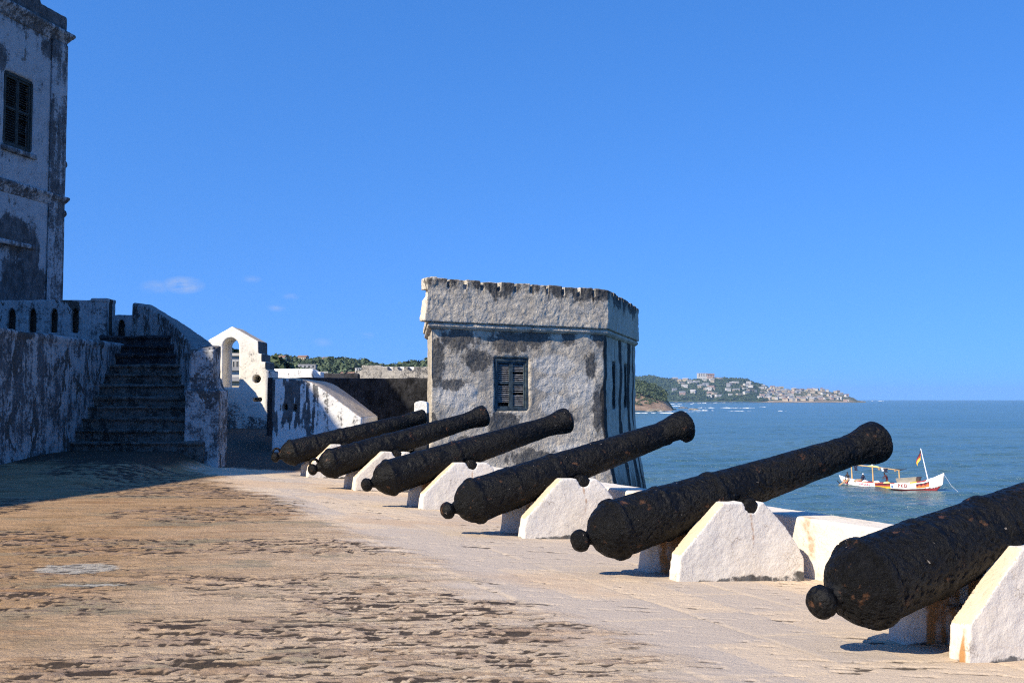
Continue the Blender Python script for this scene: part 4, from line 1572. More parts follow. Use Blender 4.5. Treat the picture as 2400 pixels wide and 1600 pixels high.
M['leaf_far'] = leaf_mat('far_foliage', (.035, .058, .030), (.085, .11, .06), .02)
M['leaf_near'] = leaf_mat('hill_foliage', (.040, .062, .036), (.105, .135, .075), .06)


def interp(tab, x):
    xs, ys = zip(*tab)
    return np.interp(x, xs, ys)


def headland(name, tab, shore_y, Y0, depth, x0, x1, nx, mat, label, rockf, seed, zlow=None, amp=4):
    """terrain whose skyline is surveyed: rises from a shore at distance Y0 to a ridge at Y0+depth"""
    px = np.linspace(x0, x1, nx)
    nt = 26
    t = np.linspace(0, 1.5, nt)
    P, T = np.meshgrid(px, t)
    Yd = Y0 + T * depth
    ridge_z = 1.55 + (935 - interp(tab, P)) / F * (Y0 + depth)
    lo = (SEA_Z - .5) if zlow is None else zlow
    k = np.where(T <= 1, sstep(-.15, 1.0, T) * .75 + .25 * T, 1 - (T - 1) * .8)
    X = (P - 1200) / F * (Y0 + depth) * (1 - .0 * T) + 0
    X = (P - 1200) / F * Yd
    nz = (fbm(X / 60 + seed, Yd / 60, None, 4, seed) - .5) * 2
    Z = lo + (np.maximum(ridge_z, lo) - lo) * np.clip(k, 0, 1) + nz * amp * np.clip(T * 2, 0, 1) * (T < .95)
    co_ = np.stack([X, Yd, Z], -1).reshape(-1, 3)
    idx = np.arange(nx * nt).reshape(nt, nx)
    q = np.stack([idx[:-1, :-1], idx[:-1, 1:], idx[1:, 1:], idx[1:, :-1]], -1).reshape(-1, 4)
    me = bpy.data.meshes.new(name)
    me.from_pydata(co_.tolist(), [], q.tolist())
    me.polygons.foreach_set('use_smooth', [True] * len(q))
    attr(me, 'rock', rockf(P, T).ravel())
    tag(link(name, me, mat), label, kind='structure')
    def surf(pxx, tt):
        i = np.clip((pxx - x0) / (x1 - x0) * (nx - 1), 0, nx - 1.001)
        j = np.clip(tt / 1.5 * (nt - 1), 0, nt - 1.001)
        i0, j0 = int(i), int(j)
        a, b = i - i0, j - j0
        def g(A): return (A[j0, i0] * (1 - a) + A[j0, i0 + 1] * a) * (1 - b) + (A[j0 + 1, i0] * (1 - a) + A[j0 + 1, i0 + 1] * a) * b
        return Vector((g(X), g(Yd), g(Z)))
    return surf


FAR = [(1400, 880), (1490, 884), (1530, 884), (1560, 890), (1590, 894), (1640, 892), (1680, 889), (1720, 888), (1750, 893), (1780, 905), (1800, 909), (1830, 910), (1850, 915), (1880, 916), (1900, 914), (1920, 914), (1960, 920), (1990, 929), (2000, 932), (2010, 939), (2030, 943)]
NEAR = [(1380, 892), (1490, 900), (1512, 904), (1530, 910), (1545, 918), (1560, 932), (1572, 950), (1580, 964)]
HILL = [(300, 831), (420, 835), (540, 847), (600, 857), (628, 859), (650, 855), (690, 854), (720, 856), (760, 857), (800, 859), (840, 856), (860, 857), (880, 863), (900, 868), (920, 873), (940, 869), (960, 864), (1000, 859), (1100, 854)]

s_far = headland('far_headland', FAR, 938, 3300, 500, 1420, 2028, 200, M['land_far'], 'far green headland with houses beyond the bay',
                 lambda P, T: sstep(1770, 1830, P) * .52 + .5 * sstep(.12, .03, T) + .25 * np.exp(-((P - 1740) / 16) ** 2 - ((T - .62) / .08) ** 2) * 3, 3, amp=6)
s_near = headland('near_headland', NEAR, 962, 985, 130, 1330, 1584, 120, M['land_near'], 'near rocky headland just right of the tower',
                  lambda P, T: .8 * sstep(.75, .4, T + (fbm(P / 14, T * 5, None, 3, 6) - .5) * .8), 5, amp=4)
s_hill = headland('left_hill', HILL, 0, 420, 380, 120, 1100, 160, M['land_hill'], 'wooded town hill behind the fort walls',
                  lambda P, T: T * 0, 8, zlow=-2, amp=3)
mb = MB()
mb.add([(-400, 60, -.3), (-7, 60, -.3), (-7, 330, -2.5), (-400, 440, -2.5)], [(0, 1, 2, 3)])
mb.add([(-7, 60, -.3), (-4, 60, -10), (-1, 330, -10), (-7, 330, -2.5)], [(0, 1, 2, 3)])
me = mb.mesh()
attr(me, 'rock', np.zeros(8))
tag(link('town_ground', me, M['land_hill']), 'low ground between the fort and the hill', kind='structure')


def crowns(name, spots, mat, label, nleaf, seed):
    """many tree crowns as one mass of leaf clumps; spots: (pos, radius, height)"""
    rng = np.random.default_rng(seed)
    V, Fc = [], []
    base = 0
    for pos, r, h in spots:
        n = nleaf
        d = rng.normal(size=(n, 3))
        d /= np.linalg.norm(d, axis=1)[:, None]
        d[:, 2] = np.abs(d[:, 2]) * 1.0 - .25
        rad = rng.uniform(.45, 1.0, n) ** .6
        lob = 1 + .35 * np.sin(d[:, 0] * 5 + rng.uniform(0, 6)) * np.cos(d[:, 1] * 4 + rng.uniform(0, 6))
        c = np.array(pos) + np.stack([d[:, 0] * r * rad * lob, d[:, 1] * r * rad * lob, h * .55 + d[:, 2] * h * .5 * rad * lob], 1)
        sz = r * rng.uniform(.16, .34, n)
        nn = d + rng.normal(size=(n, 3)) * .55 + np.array([0, 0, .3])
        nn /= np.linalg.norm(nn, axis=1)[:, None]
        a = np.cross(nn, rng.normal(size=(n, 3)))
        a /= np.linalg.norm(a, axis=1)[:, None] + 1e-9
        b = np.cross(nn, a)
        quad = np.stack([c - a * sz[:, None], c - b * sz[:, None] * .8, c + a * sz[:, None] * 1.1, c + b * sz[:, None] * .7], 1)
        V.append(quad.reshape(-1, 3))
        Fc.append(np.arange(n * 4).reshape(n, 4) + base)
        base += n * 4
    me = bpy.data.meshes.new(name)
    me.from_pydata(np.concatenate(V).tolist(), [], np.concatenate(Fc).tolist())
    return tag(link(name, me, mat), label, kind='stuff')


rng = np.random.default_rng(5)
spots = []
for _ in range(620):
    px, t = rng.uniform(500, 1080), rng.uniform(.02, 1.05)
    p = s_hill(px, t)
    r = rng.uniform(2.6, 5.2)
    spots.append(((p.x, p.y, p.z - .8), r, r * rng.uniform(1.1, 1.7)))
crowns('hill_woodland', spots, M['leaf_near'], 'dense green woodland covering the hill behind the fort', 90, 1)
spots = []
for _ in range(1500):
    px, t = rng.uniform(1470, 1795), rng.uniform(.06, 1.05)
    if rng.uniform() < .25: continue
    p = s_far(px, t)
    r = rng.uniform(5, 11)
    spots.append(((p.x, p.y, p.z - 2), r, r * rng.uniform(.9, 1.4)))
for _ in range(130):
    px, t = rng.uniform(1795, 1985), rng.uniform(.15, 1.0)
    p = s_far(px, t)
    r = rng.uniform(3, 6)
    spots.append(((p.x, p.y, p.z - 1), r, r * 1.1))
crowns('headland_woodland', spots, M['leaf_far'], 'hazy green woodland on the far headland', 34, 2)
spots = []
for _ in range(260):
    px, t = rng.uniform(1440, 1560), rng.uniform(.45, 1.05)
    p = s_near(px, t)
    r = rng.uniform(1.6, 3.6)
    spots.append(((p.x, p.y, p.z - .5), r, r * rng.uniform(1.5, 2.6)))
for _ in range(60):
    px, t = rng.uniform(1440, 1540), rng.uniform(.2, .5)
    p = s_near(px, t)
    spots.append(((p.x, p.y, p.z - .5), 1.8, 2.2))
crowns('cliff_woodland', spots, M['leaf_near'], 'dark trees and scrub along the top of the near headland', 50, 3)

# houses
WALLS = [mat_flat('house_wall_white', (.50, .48, .45), .9, .12, .2), mat_flat('house_wall_cream', (.42, .35, .27), .9, .15, .2), mat_flat('house_wall_pink', (.40, .29, .25), .9, .15, .2), mat_flat('house_wall_grey', (.28, .28, .29), .9, .15, .2)]
ROOFS = [mat_flat('roof_rust', (.24, .14, .10), .9, .25, .2), mat_flat('roof_grey', (.24, .24, .25), .9, .2, .2), mat_flat('roof_pale', (.42, .39, .36), .9, .15, .2)]
M['pane'] = mat_flat('dark_window_opening', (.03, .035, .04), .5)
HOUSE_VARS = {}


def house_mesh(w, d, h, wm, rm, gable, storeys):
    key = (wm, rm, gable, storeys)
    if key in HOUSE_VARS: return HOUSE_VARS[key]
    mb = MB()
    mb.box(-.5, .5, -.5, .5, -.6, .7, 0)
    if gable:
        mb.prism([(-.56, -.56, .7), (.56, -.56, .7), (.56, 0, 1.05), (-.56, 0, 1.05)], (0, 0, .03), 1)
        mb.prism([(-.56, .56, .7), (-.56, 0, 1.05), (.56, 0, 1.05), (.56, .56, .7)], (0, 0, .03), 1)
        mb.add([(-.5, -.5, .7), (-.5, .5, .7), (-.5, 0, 1.02), (.5, -.5, .7), (.5, .5, .7), (.5, 0, 1.02)], [(0, 1, 2), (3, 5, 4)], 0)
    else:
        mb.box(-.53, .53, -.53, .53, .701, .77, 1)
    for s in range(storeys):
        z0 = .08 + .64 * s / storeys
        for k in range(4):
            x = -.4 + k * .24
            mb.box(x, x + .1, -.512, -.49, z0 + .08 / storeys, z0 + .40 / storeys, 2)
    me = mb.mesh('house')
    for m in (WALLS[wm], ROOFS[rm], M['pane']): me.materials.append(m)
    HOUSE_VARS[key] = me
    return me


def house(p, w, d, h, rz, wm, rm, gable, storeys, label, group):
    o = bpy.data.objects.new('house', house_mesh(w, d, h, wm, rm, gable, storeys))
    o.location = p
    o.scale = (w, d, h)
    o.rotation_euler = (0, 0, rz)
    COL.objects.link(o)
    return tag(o, label, 'house', group)


n = 0
for _ in range(66):                                     # scattered on the wooded part
    px, t = rng.uniform(1580, 1790), rng.uniform(.15, .98)
    if px < 1650 and t < .5 and rng.uniform() < .6: continue
    if px > 1700 and t > .7: continue
    p = s_far(px, t)
    house((p.x, p.y, p.z + 5), rng.uniform(11, 22), 12, rng.uniform(6, 9), rng.uniform(-.5, .5), int(rng.choice([0, 0, 1, 2, 3])), int(rng.choice([0, 1, 2, 2])), rng.uniform() < .4, 2,
          'tiny pale house scattered among trees on the far headland', 'houses among the trees of the far headland')
for _ in range(150):                                    # packed fishing quarter at the point
    px, t = rng.uniform(1785, 1985), rng.uniform(.08, 1.0)
    if px > 1930 and rng.uniform() < .5: continue
    p = s_far(px, t)
    house((p.x, p.y, p.z + 2.5), rng.uniform(8, 17), 10, rng.uniform(5, 8), rng.uniform(-.7, .7), int(rng.choice([0, 0, 1, 1, 2, 3])), int(rng.choice([0, 1, 1, 2])), rng.uniform() < .5, 1,
          'tiny pale house packed onto the bare point of the far headland', 'houses packed on the point')
p = s_far(1645, .97)
house((p.x - 0, p.y - 4, p.z + 14), 34, 16, 17, .1, 0, 2, False, 3, 'white multi-storey block on the skyline of the far headland', None)
p = s_far(1660, .97)
house((p.x + 6, p.y - 4, p.z + 11), 26, 16, 12, .1, 2, 0, True, 2, 'long red-roofed building beside the white block on the headland skyline', None)
for px, t, w, h, wm, rm, g, lab in ((818, .35, 11, 5.5, 0, 0, True, 'small white gabled house on the hill above the far battlement'),
                                    (723, .55, 17, 5.0, 3, 1, False, 'long grey-blue building among hill trees above the dark low wall'),
                                    (662, .80, 9, 4.5, 0, 0, True, 'white house with rusty roof near the stepped edge of the bell arch'),
                                    (712, .92, 11, 5.0, 1, 0, True, 'cream house on the hill crest between tree crowns'),
                                    (770, .95, 12, 4.6, 1, 0, True, 'rust-roofed house on the crest left of the tallest hill trees'),
                                    (742, .45, 10, 3.6, 0, 2, False, 'flat white house just below the long grey-blue building'),
                                    (762, .46, 10, 3.4, 0, 2, False, 'low white house left of the small gabled one'),
                                    (645, .62, 16, 4.2, 2, 0, True, 'wide rusty-roofed house partly behind the bell arch steps'),
                                    (845, .50, 8, 3.6, 0, 1, False, 'plain white house right of the small gabled one')):
    p = s_hill(px, t)
    house((p.x, p.y - 3, p.z + 3.0), w * .6, 5, h * .66, random.uniform(-.3, .3), wm, rm, g, 1, lab, 'houses on the hill behind the fort')


def townhouse(x0, x1, ytop, ybot, Y, wm, roof, label, nwin, rows):
    a, b = at_y(x0, ybot, Y), at_y(x1, ytop, Y)
    root = empty('town_house', (a.x, Y, -2), label, 'house')
    zf = -3
    link('wall', MB().box(a.x, b.x, Y, Y + 9, zf, b.z).mesh(), WALLS[wm], root)
    link('roof', MB().prism([(a.x - .4, Y - .4, b.z + .002), (b.x + .4, Y - .4, b.z + .002), (b.x + .4, Y + 9.4, b.z + .002), (a.x - .4, Y + 9.4, b.z + .002)], (0, 0, .35)).mesh(), ROOFS[roof], root)
    w = (b.x - a.x) / nwin
    for r in range(rows):
        for k in range(nwin):
            x = a.x + w * (k + .3)
            z1 = b.z - .7 - r * 2.6
            fr = link('window', MB().box(x - .06, x + w * .42 + .06, Y - .05, Y - .002, z1 - 1.36, z1 + .06).mesh(), ROOFS[2], root)
            link('pane', MB().box(x, x + w * .42, Y - .07, Y - .052, z1 - 1.3, z1).mesh(), M['pane'], fr)


townhouse(520, 566, 868.5, 910, 105, 0, 1, 'white town house with dark windows seen low through the arch', 5, 2)
townhouse(543, 585, 834, 880, 135, 3, 2, 'grey-blue town house seen through the arch above the white one', 5, 2)
townhouse(440, 600, 893, 912, 92, 1, 1, 'low cream town house at the foot of the arch opening', 9, 1)


def tree(px, py_top, Y, r, h, label, seed):
    top = at_y(px, py_top, Y)
    root = empty('tree', (top.x, Y, top.z - h), label, 'tree', 'town trees seen through the arch')
    b = Vector((top.x, Y, top.z - h))
    mb = MB().tube([b - Vector((0, 0, 3)), b + Vector((.1, 0, h * .4)), b + Vector((0, .1, h * .7))], [.3, .22, .08], 8)
    for k in range(5):
        t = 2 * math.pi * k / 5
        mb.tube([b + Vector((0, 0, h * (.35 + .05 * k))), b + Vector((math.cos(t) * r * .6, math.sin(t) * r * .6, h * (.6 + .05 * k)))], [.1, .03], 6)
    link('trunk', mb.mesh(), mat_flat('bark', (.09, .07, .05)), root)
    o = crowns('crown', [((b.x, b.y, b.z + h * .12), r, h * .95)], M['leaf_near'], None, 420, seed)
    o.parent = root
    o.data.transform(Matrix.Translation(-Vector(root.location)))
    del o['kind']


tree(548, 818, 160, 3.2, 8, 'round dark tree above the grey-blue house through the arch', 21)
tree(640, 843, 170, 3.4, 6, 'dark bushy tree just right of the stepped arch wall', 22)

# surf and rocks
def surf():
    V, Fc = [], []
    rg = np.random.default_rng(8)
    def strip(x0, x1, y, thick, seed):
        n = 60
        Y = (1.55 - SEA_Z) * F / (y - 935)
        for k in range(n):
            pass
        xs = np.linspace(x0, x1, n)
        t = (fbm(xs / 9 + seed, xs * 0, None, 4, seed) - .32) * 2.4
        t = np.clip(t, 0, 1.2) * np.sin(np.linspace(0, math.pi, n)) ** .5
        off = (fbm(xs / 25 + seed, xs * 0 + 3, None, 3, seed + 2) - .5) * 3.0
        for k in range(n - 1):
            if t[k] < .06 and t[k + 1] < .06: continue
            base = len(V)
            for j in (k, k + 1):
                yy = y + off[j] * .35
                D = (1.55 - SEA_Z) * F / (yy - 935)
                X = (xs[j] - 1200) / F * D
                hh = thick * t[j] / F * D
                V.extend([(X, D, SEA_Z + .02), (X, D + hh * .8, SEA_Z + hh * .95 + .02), (X, D + hh * 4, SEA_Z + .02)])
            Fc.extend([(base, base + 3, base + 4, base + 1), (base + 1, base + 4, base + 5, base + 2)])
    for a in ((1480, 1600, 968, 2.2, 1), (1500, 1640, 964.5, 1.3, 2), (1575, 1770, 955.5, 1.5, 3), (1704, 1776, 963.5, 1.5, 5), (1620, 1675, 962, 2.0, 6),
              (1600, 1700, 944.5, 1.2, 7), (1560, 1640, 947, 1.4, 8), (1630, 1780, 941.5, .9, 9), (1770, 1900, 941, .9, 10), (1890, 1990, 941.2, .8, 11), (2015, 2035, 939.5, 1.0, 12), (2040, 2070, 939.6, 1.3, 13),
              (1778, 1795, 953, 1.1, 14), (1818, 1842, 963.2, 1.3, 15), (1545, 1600, 951, 1.5, 17), (1690, 1765, 956.5, 1.4, 19)):
        strip(*a)
    me = bpy.data.meshes.new('surf')
    me.from_pydata(V, [], Fc)
    tag(link('surf', me, M['foam']), 'white breakers running in to the headlands', kind='stuff')


surf()
M['rock'] = mat_flat('shore_rock', (.20, .17, .13), .95, .45, .4, bump=.5)
for px, py, w, h, lab in ((1625, 960, 26, 3.2, 'low brown reef rock in the surf, the larger right-hand one'), (1600, 956, 20, 2.6, 'small brown reef rock just left of the larger one in the surf'), (1535, 963, 40, 5, 'dark rock shelf at the foot of the near headland')):
    D = (1.55 - SEA_Z) * F / (py - 935)
    bm = bmesh.new()
    bmesh.ops.create_icosphere(bm, subdivisions=4, radius=1)
    me = bpy.data.meshes.new('reef_rock')
    bm.to_mesh(me)
    bm.free()
    c = get_co(me)
    k = .7 + .75 * fbm(c[:, 0] * 2.3 + px, c[:, 1] * 2.3, c[:, 2] * 2.3, 4, 3)
    c = c * k[:, None] * np.array([w / F * D / 2, w / F * D / 4, h / F * D])
    set_co(me, c + np.array([(px - 1200) / F * D, D, SEA_Z - .2]))
    tag(link('reef_rock', me, M['rock'], origin=((px - 1200) / F * D, D, SEA_Z)), lab, 'rock', 'rocks in the surf below the near headland')

# ------------------------------------------------------------------ fishing canoe
BS, BB = Vector((42.3, 137.6, SEA_Z)), Vector((50.15, 124.9, SEA_Z))
hd = (BB - BS).normalized()
hl = Vector((hd.y, -hd.x, 0))                # towards the camera side
if hl.dot(CAM - BS) < 0: hl = -hl
BL = (BB - BS).length
BM = {k: mat_flat('boat_' + k, c, .55, .12, 2) for k, c in dict(white=(.78, .76, .73), red=(.30, .045, .05), yellow=(.72, .42, .04), orange=(.62, .20, .05), black=(.02, .018, .018), wood=(.36, .25, .15), inside=(.20, .16, .12), grey=(.27, .25, .21), pink=(.60, .16, .22), pole=(.50, .34, .16), navy=(.015, .02, .05), cloth=(.72, .73, .76), maroon=(.10, .02, .025), skin=(.06, .035, .024), blue=(.12, .2, .4), paleyellow=(.75, .72, .25)).items()}
BK = list(BM)
boat = empty('fishing_canoe', BS + (BB - BS) * .5, 'long white and red wooden fishing canoe with flags, moored offshore', 'boat')
bt_ = [0, .05, .15, .3, .5, .7, .85, .93, 1.0]
half = [.10, .38, .72, .95, 1.02, .95, .66, .34, .05]
sheer = [1.15, .92, .72, .62, .66, .90, 1.30, 1.75, 2.35]
keel = [.35, -.15, -.35, -.4, -.4, -.4, -.32, -.05, 1.0]
redz = [-.5, -.4, -.25, -.1, .02, .15, .38, .55, .9]


def bp(t, f, side=1, off=0.0):
    """hull surface: t along the boat, f 0 keel .. 1 sheer"""
    b, zs, zk = np.interp(t, bt_, half), np.interp(t, bt_, sheer), np.interp(t, bt_, keel)
    z = zk + (zs - zk) * f
    w = b * min(1, (f / .42)) ** .6 * (.86 + .14 * f)
    ext = BL * (t * 1.0) + max(0, t - .9) * 2.2 * f - max(0, .06 - t) * 6 * f
    return BS + hd * ext + hl * side * (w + off) + Vector((0, 0, z))


def hull():
    nt_, nf = 150, 22
    vs, fs, ms = [], [], []
    rows = []
    for i in range(nt_):
        t = i / (nt_ - 1)
        row = []
        for side in (1, -1):
            for j in range(nf):
                f = j / (nf - 1)
                if side == -1: f = 1 - f
                row.append(bp(t, f, side))
        rows.append(row)
    n = len(rows[0])
    for r in rows: vs += r
    for i in range(nt_ - 1):
        t = (i + .5) / (nt_ - 1)
        for j in range(n - 1):
            fs.append((i * n + j, (i + 1) * n + j, (i + 1) * n + j + 1, i * n + j + 1))
            f = (j + .5) / (nf - 1) if j < nf else 1 - (j - nf + .5) / (nf - 1)
            z = np.interp(t, bt_, keel) + (np.interp(t, bt_, sheer) - np.interp(t, bt_, keel)) * f
            rz = np.interp(t, bt_, redz)
            m = 'white'
            if z < rz - .05: m = 'red'
            elif z < rz: m = 'black'
            elif f > .93 and .2 < t < .60: m = 'red' if (int(t * 23) % 3) else 'orange'
            elif f > .92 and .6 < t < .88: m = 'white' if t < .74 else ('yellow' if t < .80 else 'red')
            elif .40 < t < .555 and f > .42:
                m = 'black' if f > .86 else ('red' if f > .66 else 'yellow')
            elif .79 < t < .90 and .48 < f < .80:
                q = f + .05 * math.sin(t * 190)
                m = 'black' if q > .74 else ('red' if q > .64 else 'orange')
            elif t < .10 and .35 < f < .75 and t > .04: m = 'orange' if f > .5 else 'pink'
            ms.append(BK.index(m))
    me = bpy.data.meshes.new('hull')
    me.from_pydata([tuple(v) for v in vs], [], fs)
    me.polygons.foreach_set('material_index', ms)
    me.polygons.foreach_set('use_smooth', [True] * len(fs))
    bm = bmesh.new()
    bm.from_mesh(me)
    bmesh.ops.remove_doubles(bm, verts=bm.verts, dist=.002)
    bmesh.ops.recalc_face_normals(bm, faces=bm.faces)
    bm.to_mesh(me)
    bm.free()
    return me


link('hull', hull(), [BM[k] for k in BK], boat)
# inner floor
mb = MB()
vs, fs = [], []
ts = np.linspace(.03, .95, 30)
for t in ts:
    vs += [bp(t, .62, 1, -.06), bp(t, .62, -1, -.06)]
for i in range(29): fs.append((2 * i, 2 * i + 1, 2 * i + 3, 2 * i + 2))
mb.add(vs, fs)
link('deck', mb.mesh(), BM['inside'], boat)
for t in (.12, .22, .32, .42, .52, .62, .72, .82, .9):
    a, b = bp(t, .9, 1, -.03), bp(t, .9, -1, -.03)
    link('thwart', MB().obox(a - hd * .12 - Vector((0, 0, .06)), b - a, hd * .24, Vector((0, 0, .05))).mesh(), BM['wood'], boat)
posts = {}
for t, zt_ in ((.115, 2.55), (.335, 2.45), (.60, 2.25)):
    p = BS + hd * BL * t + Vector((0, 0, .1))
    q = p + Vector((0, 0, zt_ - .1)) - hd * .12
    posts[t] = q
    link('post', MB().tube([p, q], [.10, .08], 8).mesh(), BM['pole'], boat)
y0, y1 = posts[.115] + Vector((0, 0, .05)), posts[.60] + Vector((0, 0, .05)) + hd * .2
ym = posts[.335] + Vector((0, 0, .05))
link('ridge_pole', MB().tube([y0 - hd * .3, y0, ym, y1], [.07, .075, .075, .06], 8).mesh(), BM['pole'], boat)
link('sail_bundle', MB().tube([ym - hd * .7 + Vector((0, 0, .05)), ym + Vector((0, 0, .10)), ym + hd * 1.0 + Vector((0, 0, .02))], [.06, .10, .06], 8).mesh(), BM['paleyellow'], boat)
link('pole_bracket', MB().tube([y1 - hd * .7 + Vector((0, 0, .12)), y1 + Vector((0, 0, .06)), y1 + hd * .9 + Vector((0, 0, .18))], [.03, .09, .02], 6).mesh(), BM['black'], boat)
link('spar', MB().tube([ym + Vector((0, 0, .15)), ym + hd * 1.6 + hl * -.2 + Vector((0, 0, .75))], [.03, .02], 6).mesh(), BM['black'], boat)


def flag_part(pole, cols, top, drop, fly, sag, name):
    """hanging flag: stripes run along the fly"""
    nrow, ncol = 12, 9
    vs, fs, ms = [], [], []
    for r in range(nrow + 1):
        a = r / nrow
        for c in range(ncol + 1):
            b = c / ncol
            p = top - Vector((0, 0, drop * a)) + hd * (-.10 * a * 0) + (-hd) * (fly * b * (.75 + .25 * math.sin(a * 3)))
            p = p - Vector((0, 0, sag * b * b)) + hl * .10 * math.sin(b * 7 + a * 2)
            vs.append(p)
    for r in range(nrow):
        for c in range(ncol):
            i = r * (ncol + 1) + c
            fs.append((i, i + 1, i + ncol + 2, i + ncol + 1))
            ms.append(int(r / nrow * len(cols)))
    me = bpy.data.meshes.new(name)
    me.from_pydata([tuple(v) for v in vs], [], fs)
    me.polygons.foreach_set('material_index', ms)
    me.polygons.foreach_set('use_smooth', [True] * len(fs))
    link(name, me, [BM[c] for c in cols], pole)


p = BS + hd * BL * .875 + Vector((0, 0, .9))
q = p + Vector((0, 0, 4.15)) - hd * 1.05
pole = link('flag_pole', MB().tube([p, p + (q - p) * .5, q], [.08, .06, .05], 8).mesh(), BM['cloth'], boat)
flag_part(pole, ['black', 'red', 'yellow'], q - Vector((0, 0, .25)) + hd * .05, 1.0, .66, .85, 'flag')
p = ym + Vector((0, 0, .1))
q = p + Vector((0, 0, 1.0)) - hd * .25
pole = link('flag_pole', MB().tube([p, q], [.07, .06], 8).mesh(), BM['cloth'], boat)
flag_part(pole, ['cloth', 'cloth'], q - Vector((0, 0, .02)), .62, .85, .2, 'flag')
p0 = bp(.03, .5, 1, .1)
link('rudder', MB().obox(BS - hd * .7 + Vector((0, 0, .35)), hd * .9 - Vector((0, 0, .75)), hl * .05, Vector((0, 0, .12))).mesh(), BM['black'], boat)
a, b = bp(.125, 1.0, 1, .05), bp(.03, .0, 1, 1.1)
link('steering_oar', MB().obox(a, Vector((b.x - a.x, b.y - a.y, -.95)), hl * .04, Vector((0, 0, .22))).mesh(), BM['wood'], boat)
bow = bp(1.0, .9)
link('anchor_rope', MB().tube([bow, bow + hd * 1.0 + Vector((0, 0, -1.3)), bow + hd * 2.4 + Vector((0, 0, -2.35))], .011, 5).mesh(), BM['cloth'], boat)


def hull_text(body, t, f, h, mat, name):
    cu = bpy.data.curves.new(name, 'FONT')
    cu.body = body
    cu.size = h * 1.35
    cu.extrude = .006
    cu.space_character = 1.35
    cu.offset = .012
    o = bpy.data.objects.new(name, cu)
    COL.objects.link(o)
    dg = bpy.context.evaluated_depsgraph_get()
    dg.update()
    me = bpy.data.meshes.new_from_object(o.evaluated_get(dg), depsgraph=dg)
    bpy.data.objects.remove(o)
    a, b = bp(t, f, 1, .025), bp(t + .06, f, 1, .025)
    ex = (b - a)
    ex.z *= 1
    ex.normalize()
    ey = (bp(t + .03, f + .15, 1) - bp(t + .03, f, 1)).normalized()
    ez = ex.cross(ey).normalized()
    mt = Matrix(((ex.x, ey.x, ez.x, a.x), (ex.y, ey.y, ez.y, a.y), (ex.z, ey.z, ez.z, a.z), (0, 0, 0, 1)))
    me.transform(mt)
    link(name, me, mat, boat)


hull_text('PKD', .63, .60, .42, BM['red'], 'lettering')
for k in range(7):                              # faded pink writing that can no longer be read
    t = .235 + k * .017
    a = bp(t, .60 + .02 * (k % 3), 1, .02)
    link('faded_writing', MB().obox(a, (bp(t + .011, .6, 1, .02) - a), hl * .01, Vector((0, 0, .14 + .05 * ((k * 7) % 3)))).mesh(), BM['pink'], boat)
a = bp(.575, .62, 1, .02)
link('painted_emblem', MB().tube([a + hd * .0 + Vector((0, 0, .05)), a + hd * .001 + hl * .02 + Vector((0, 0, .05))], .15, 14).mesh(), BM['blue'], boat)

# things carried in the canoe
p = bp(.60, .95, 0.35)
ta, tb = BS + hd * BL * .60, BS + hd * BL * .765
zz0 = SEA_Z + .72
tr = MB()
tr.frustum([Vector((q.x, q.y, zz0)) for q in (ta + hl * .5, tb + hl * .4, tb - hl * .4, ta - hl * .5)], [Vector((q.x, q.y, zz0 + h)) for q, h in ((ta - hd * .15 + hl * .62, .62), (tb + hd * .3 + hl * .5, .98), (tb + hd * .3 - hl * .5, .98), (ta - hd * .15 - hl * .62, .62))])
tag(link('wooden_trough', tr.mesh(), BM['grey'], origin=(ta.x, ta.y, zz0)), 'grey weathered wooden trough standing in the front half of the canoe', 'trough')
for t, m, h, w, lab in ((.165, 'navy', .75, .30, 'dark blue garment hanging alone from the canoe ridge pole near the stern'), (.435, 'cloth', .40, .22, 'white cloth hanging from the canoe ridge pole amidships'), (.463, 'navy', .50, .34, 'dark garment hanging beside the white cloth amidships'), (.40, 'wood', .32, .2, 'small brown cloth hanging from the pole left of the white cloth'), (.555, 'wood', .28, .2, 'small brown rag hanging from the pole nearest the front post')):
    q = y0 + (y1 - y0) * ((t - .115) / (.60 - .115)) + Vector((0, 0, .05))
    n_ = 6
    vs, fs = [], []
    for r in range(7):
        for c in range(n_ + 1):
            vs.append(q + hd * ((c / n_ - .5) * w * 2 * (1 - .25 * r / 6)) + hl * .05 * math.sin(c * 1.9 + r) - Vector((0, 0, h * r / 6)) + hl * .08)
    for r in range(6):
        for c in range(n_):
            i = r * (n_ + 1) + c
            fs.append((i, i + 1, i + n_ + 2, i + n_ + 1))
    me = MB().add(vs, fs).mesh()
    sol = evaluate(me, lambda o: [setattr(o.modifiers.new('s', 'SOLIDIFY'), 'thickness', .02)] and [])
    tag(link('hanging_garment', sol, BM[m], origin=q), lab, 'garment', 'clothes drying on the canoe')
for t, m, r, lab in ((.27, 'cloth', .22, 'white bundle lying in the canoe left of the middle post'), (.39, 'cloth', .24, 'pale net bundle lying in the canoe right of the middle post'), (.49, 'paleyellow', .26, 'yellow tub lying in the canoe below the maroon figure'), (.20, 'wood', .30, 'brown heap of nets lying near the stern post of the canoe')):
    bm = bmesh.new()
    bmesh.ops.create_icosphere(bm, subdivisions=3, radius=1)
    me = bpy.data.meshes.new('bundle')
    bm.to_mesh(me)
    bm.free()
    c = get_co(me)
    k = .75 + .5 * fbm(c[:, 0] * 2 + t * 40, c[:, 1] * 2, c[:, 2] * 2, 3, 3)
    q = BS + hd * BL * t + hl * .35 + Vector((0, 0, .62))
    set_co(me, c * k[:, None] * np.array([r * 1.7, r * 1.3, r]) + np.array(q))
    me.polygons.foreach_set('use_smooth', [True] * len(me.polygons))
    tag(link('bundle', me, BM[m], origin=q), lab, 'bundle')


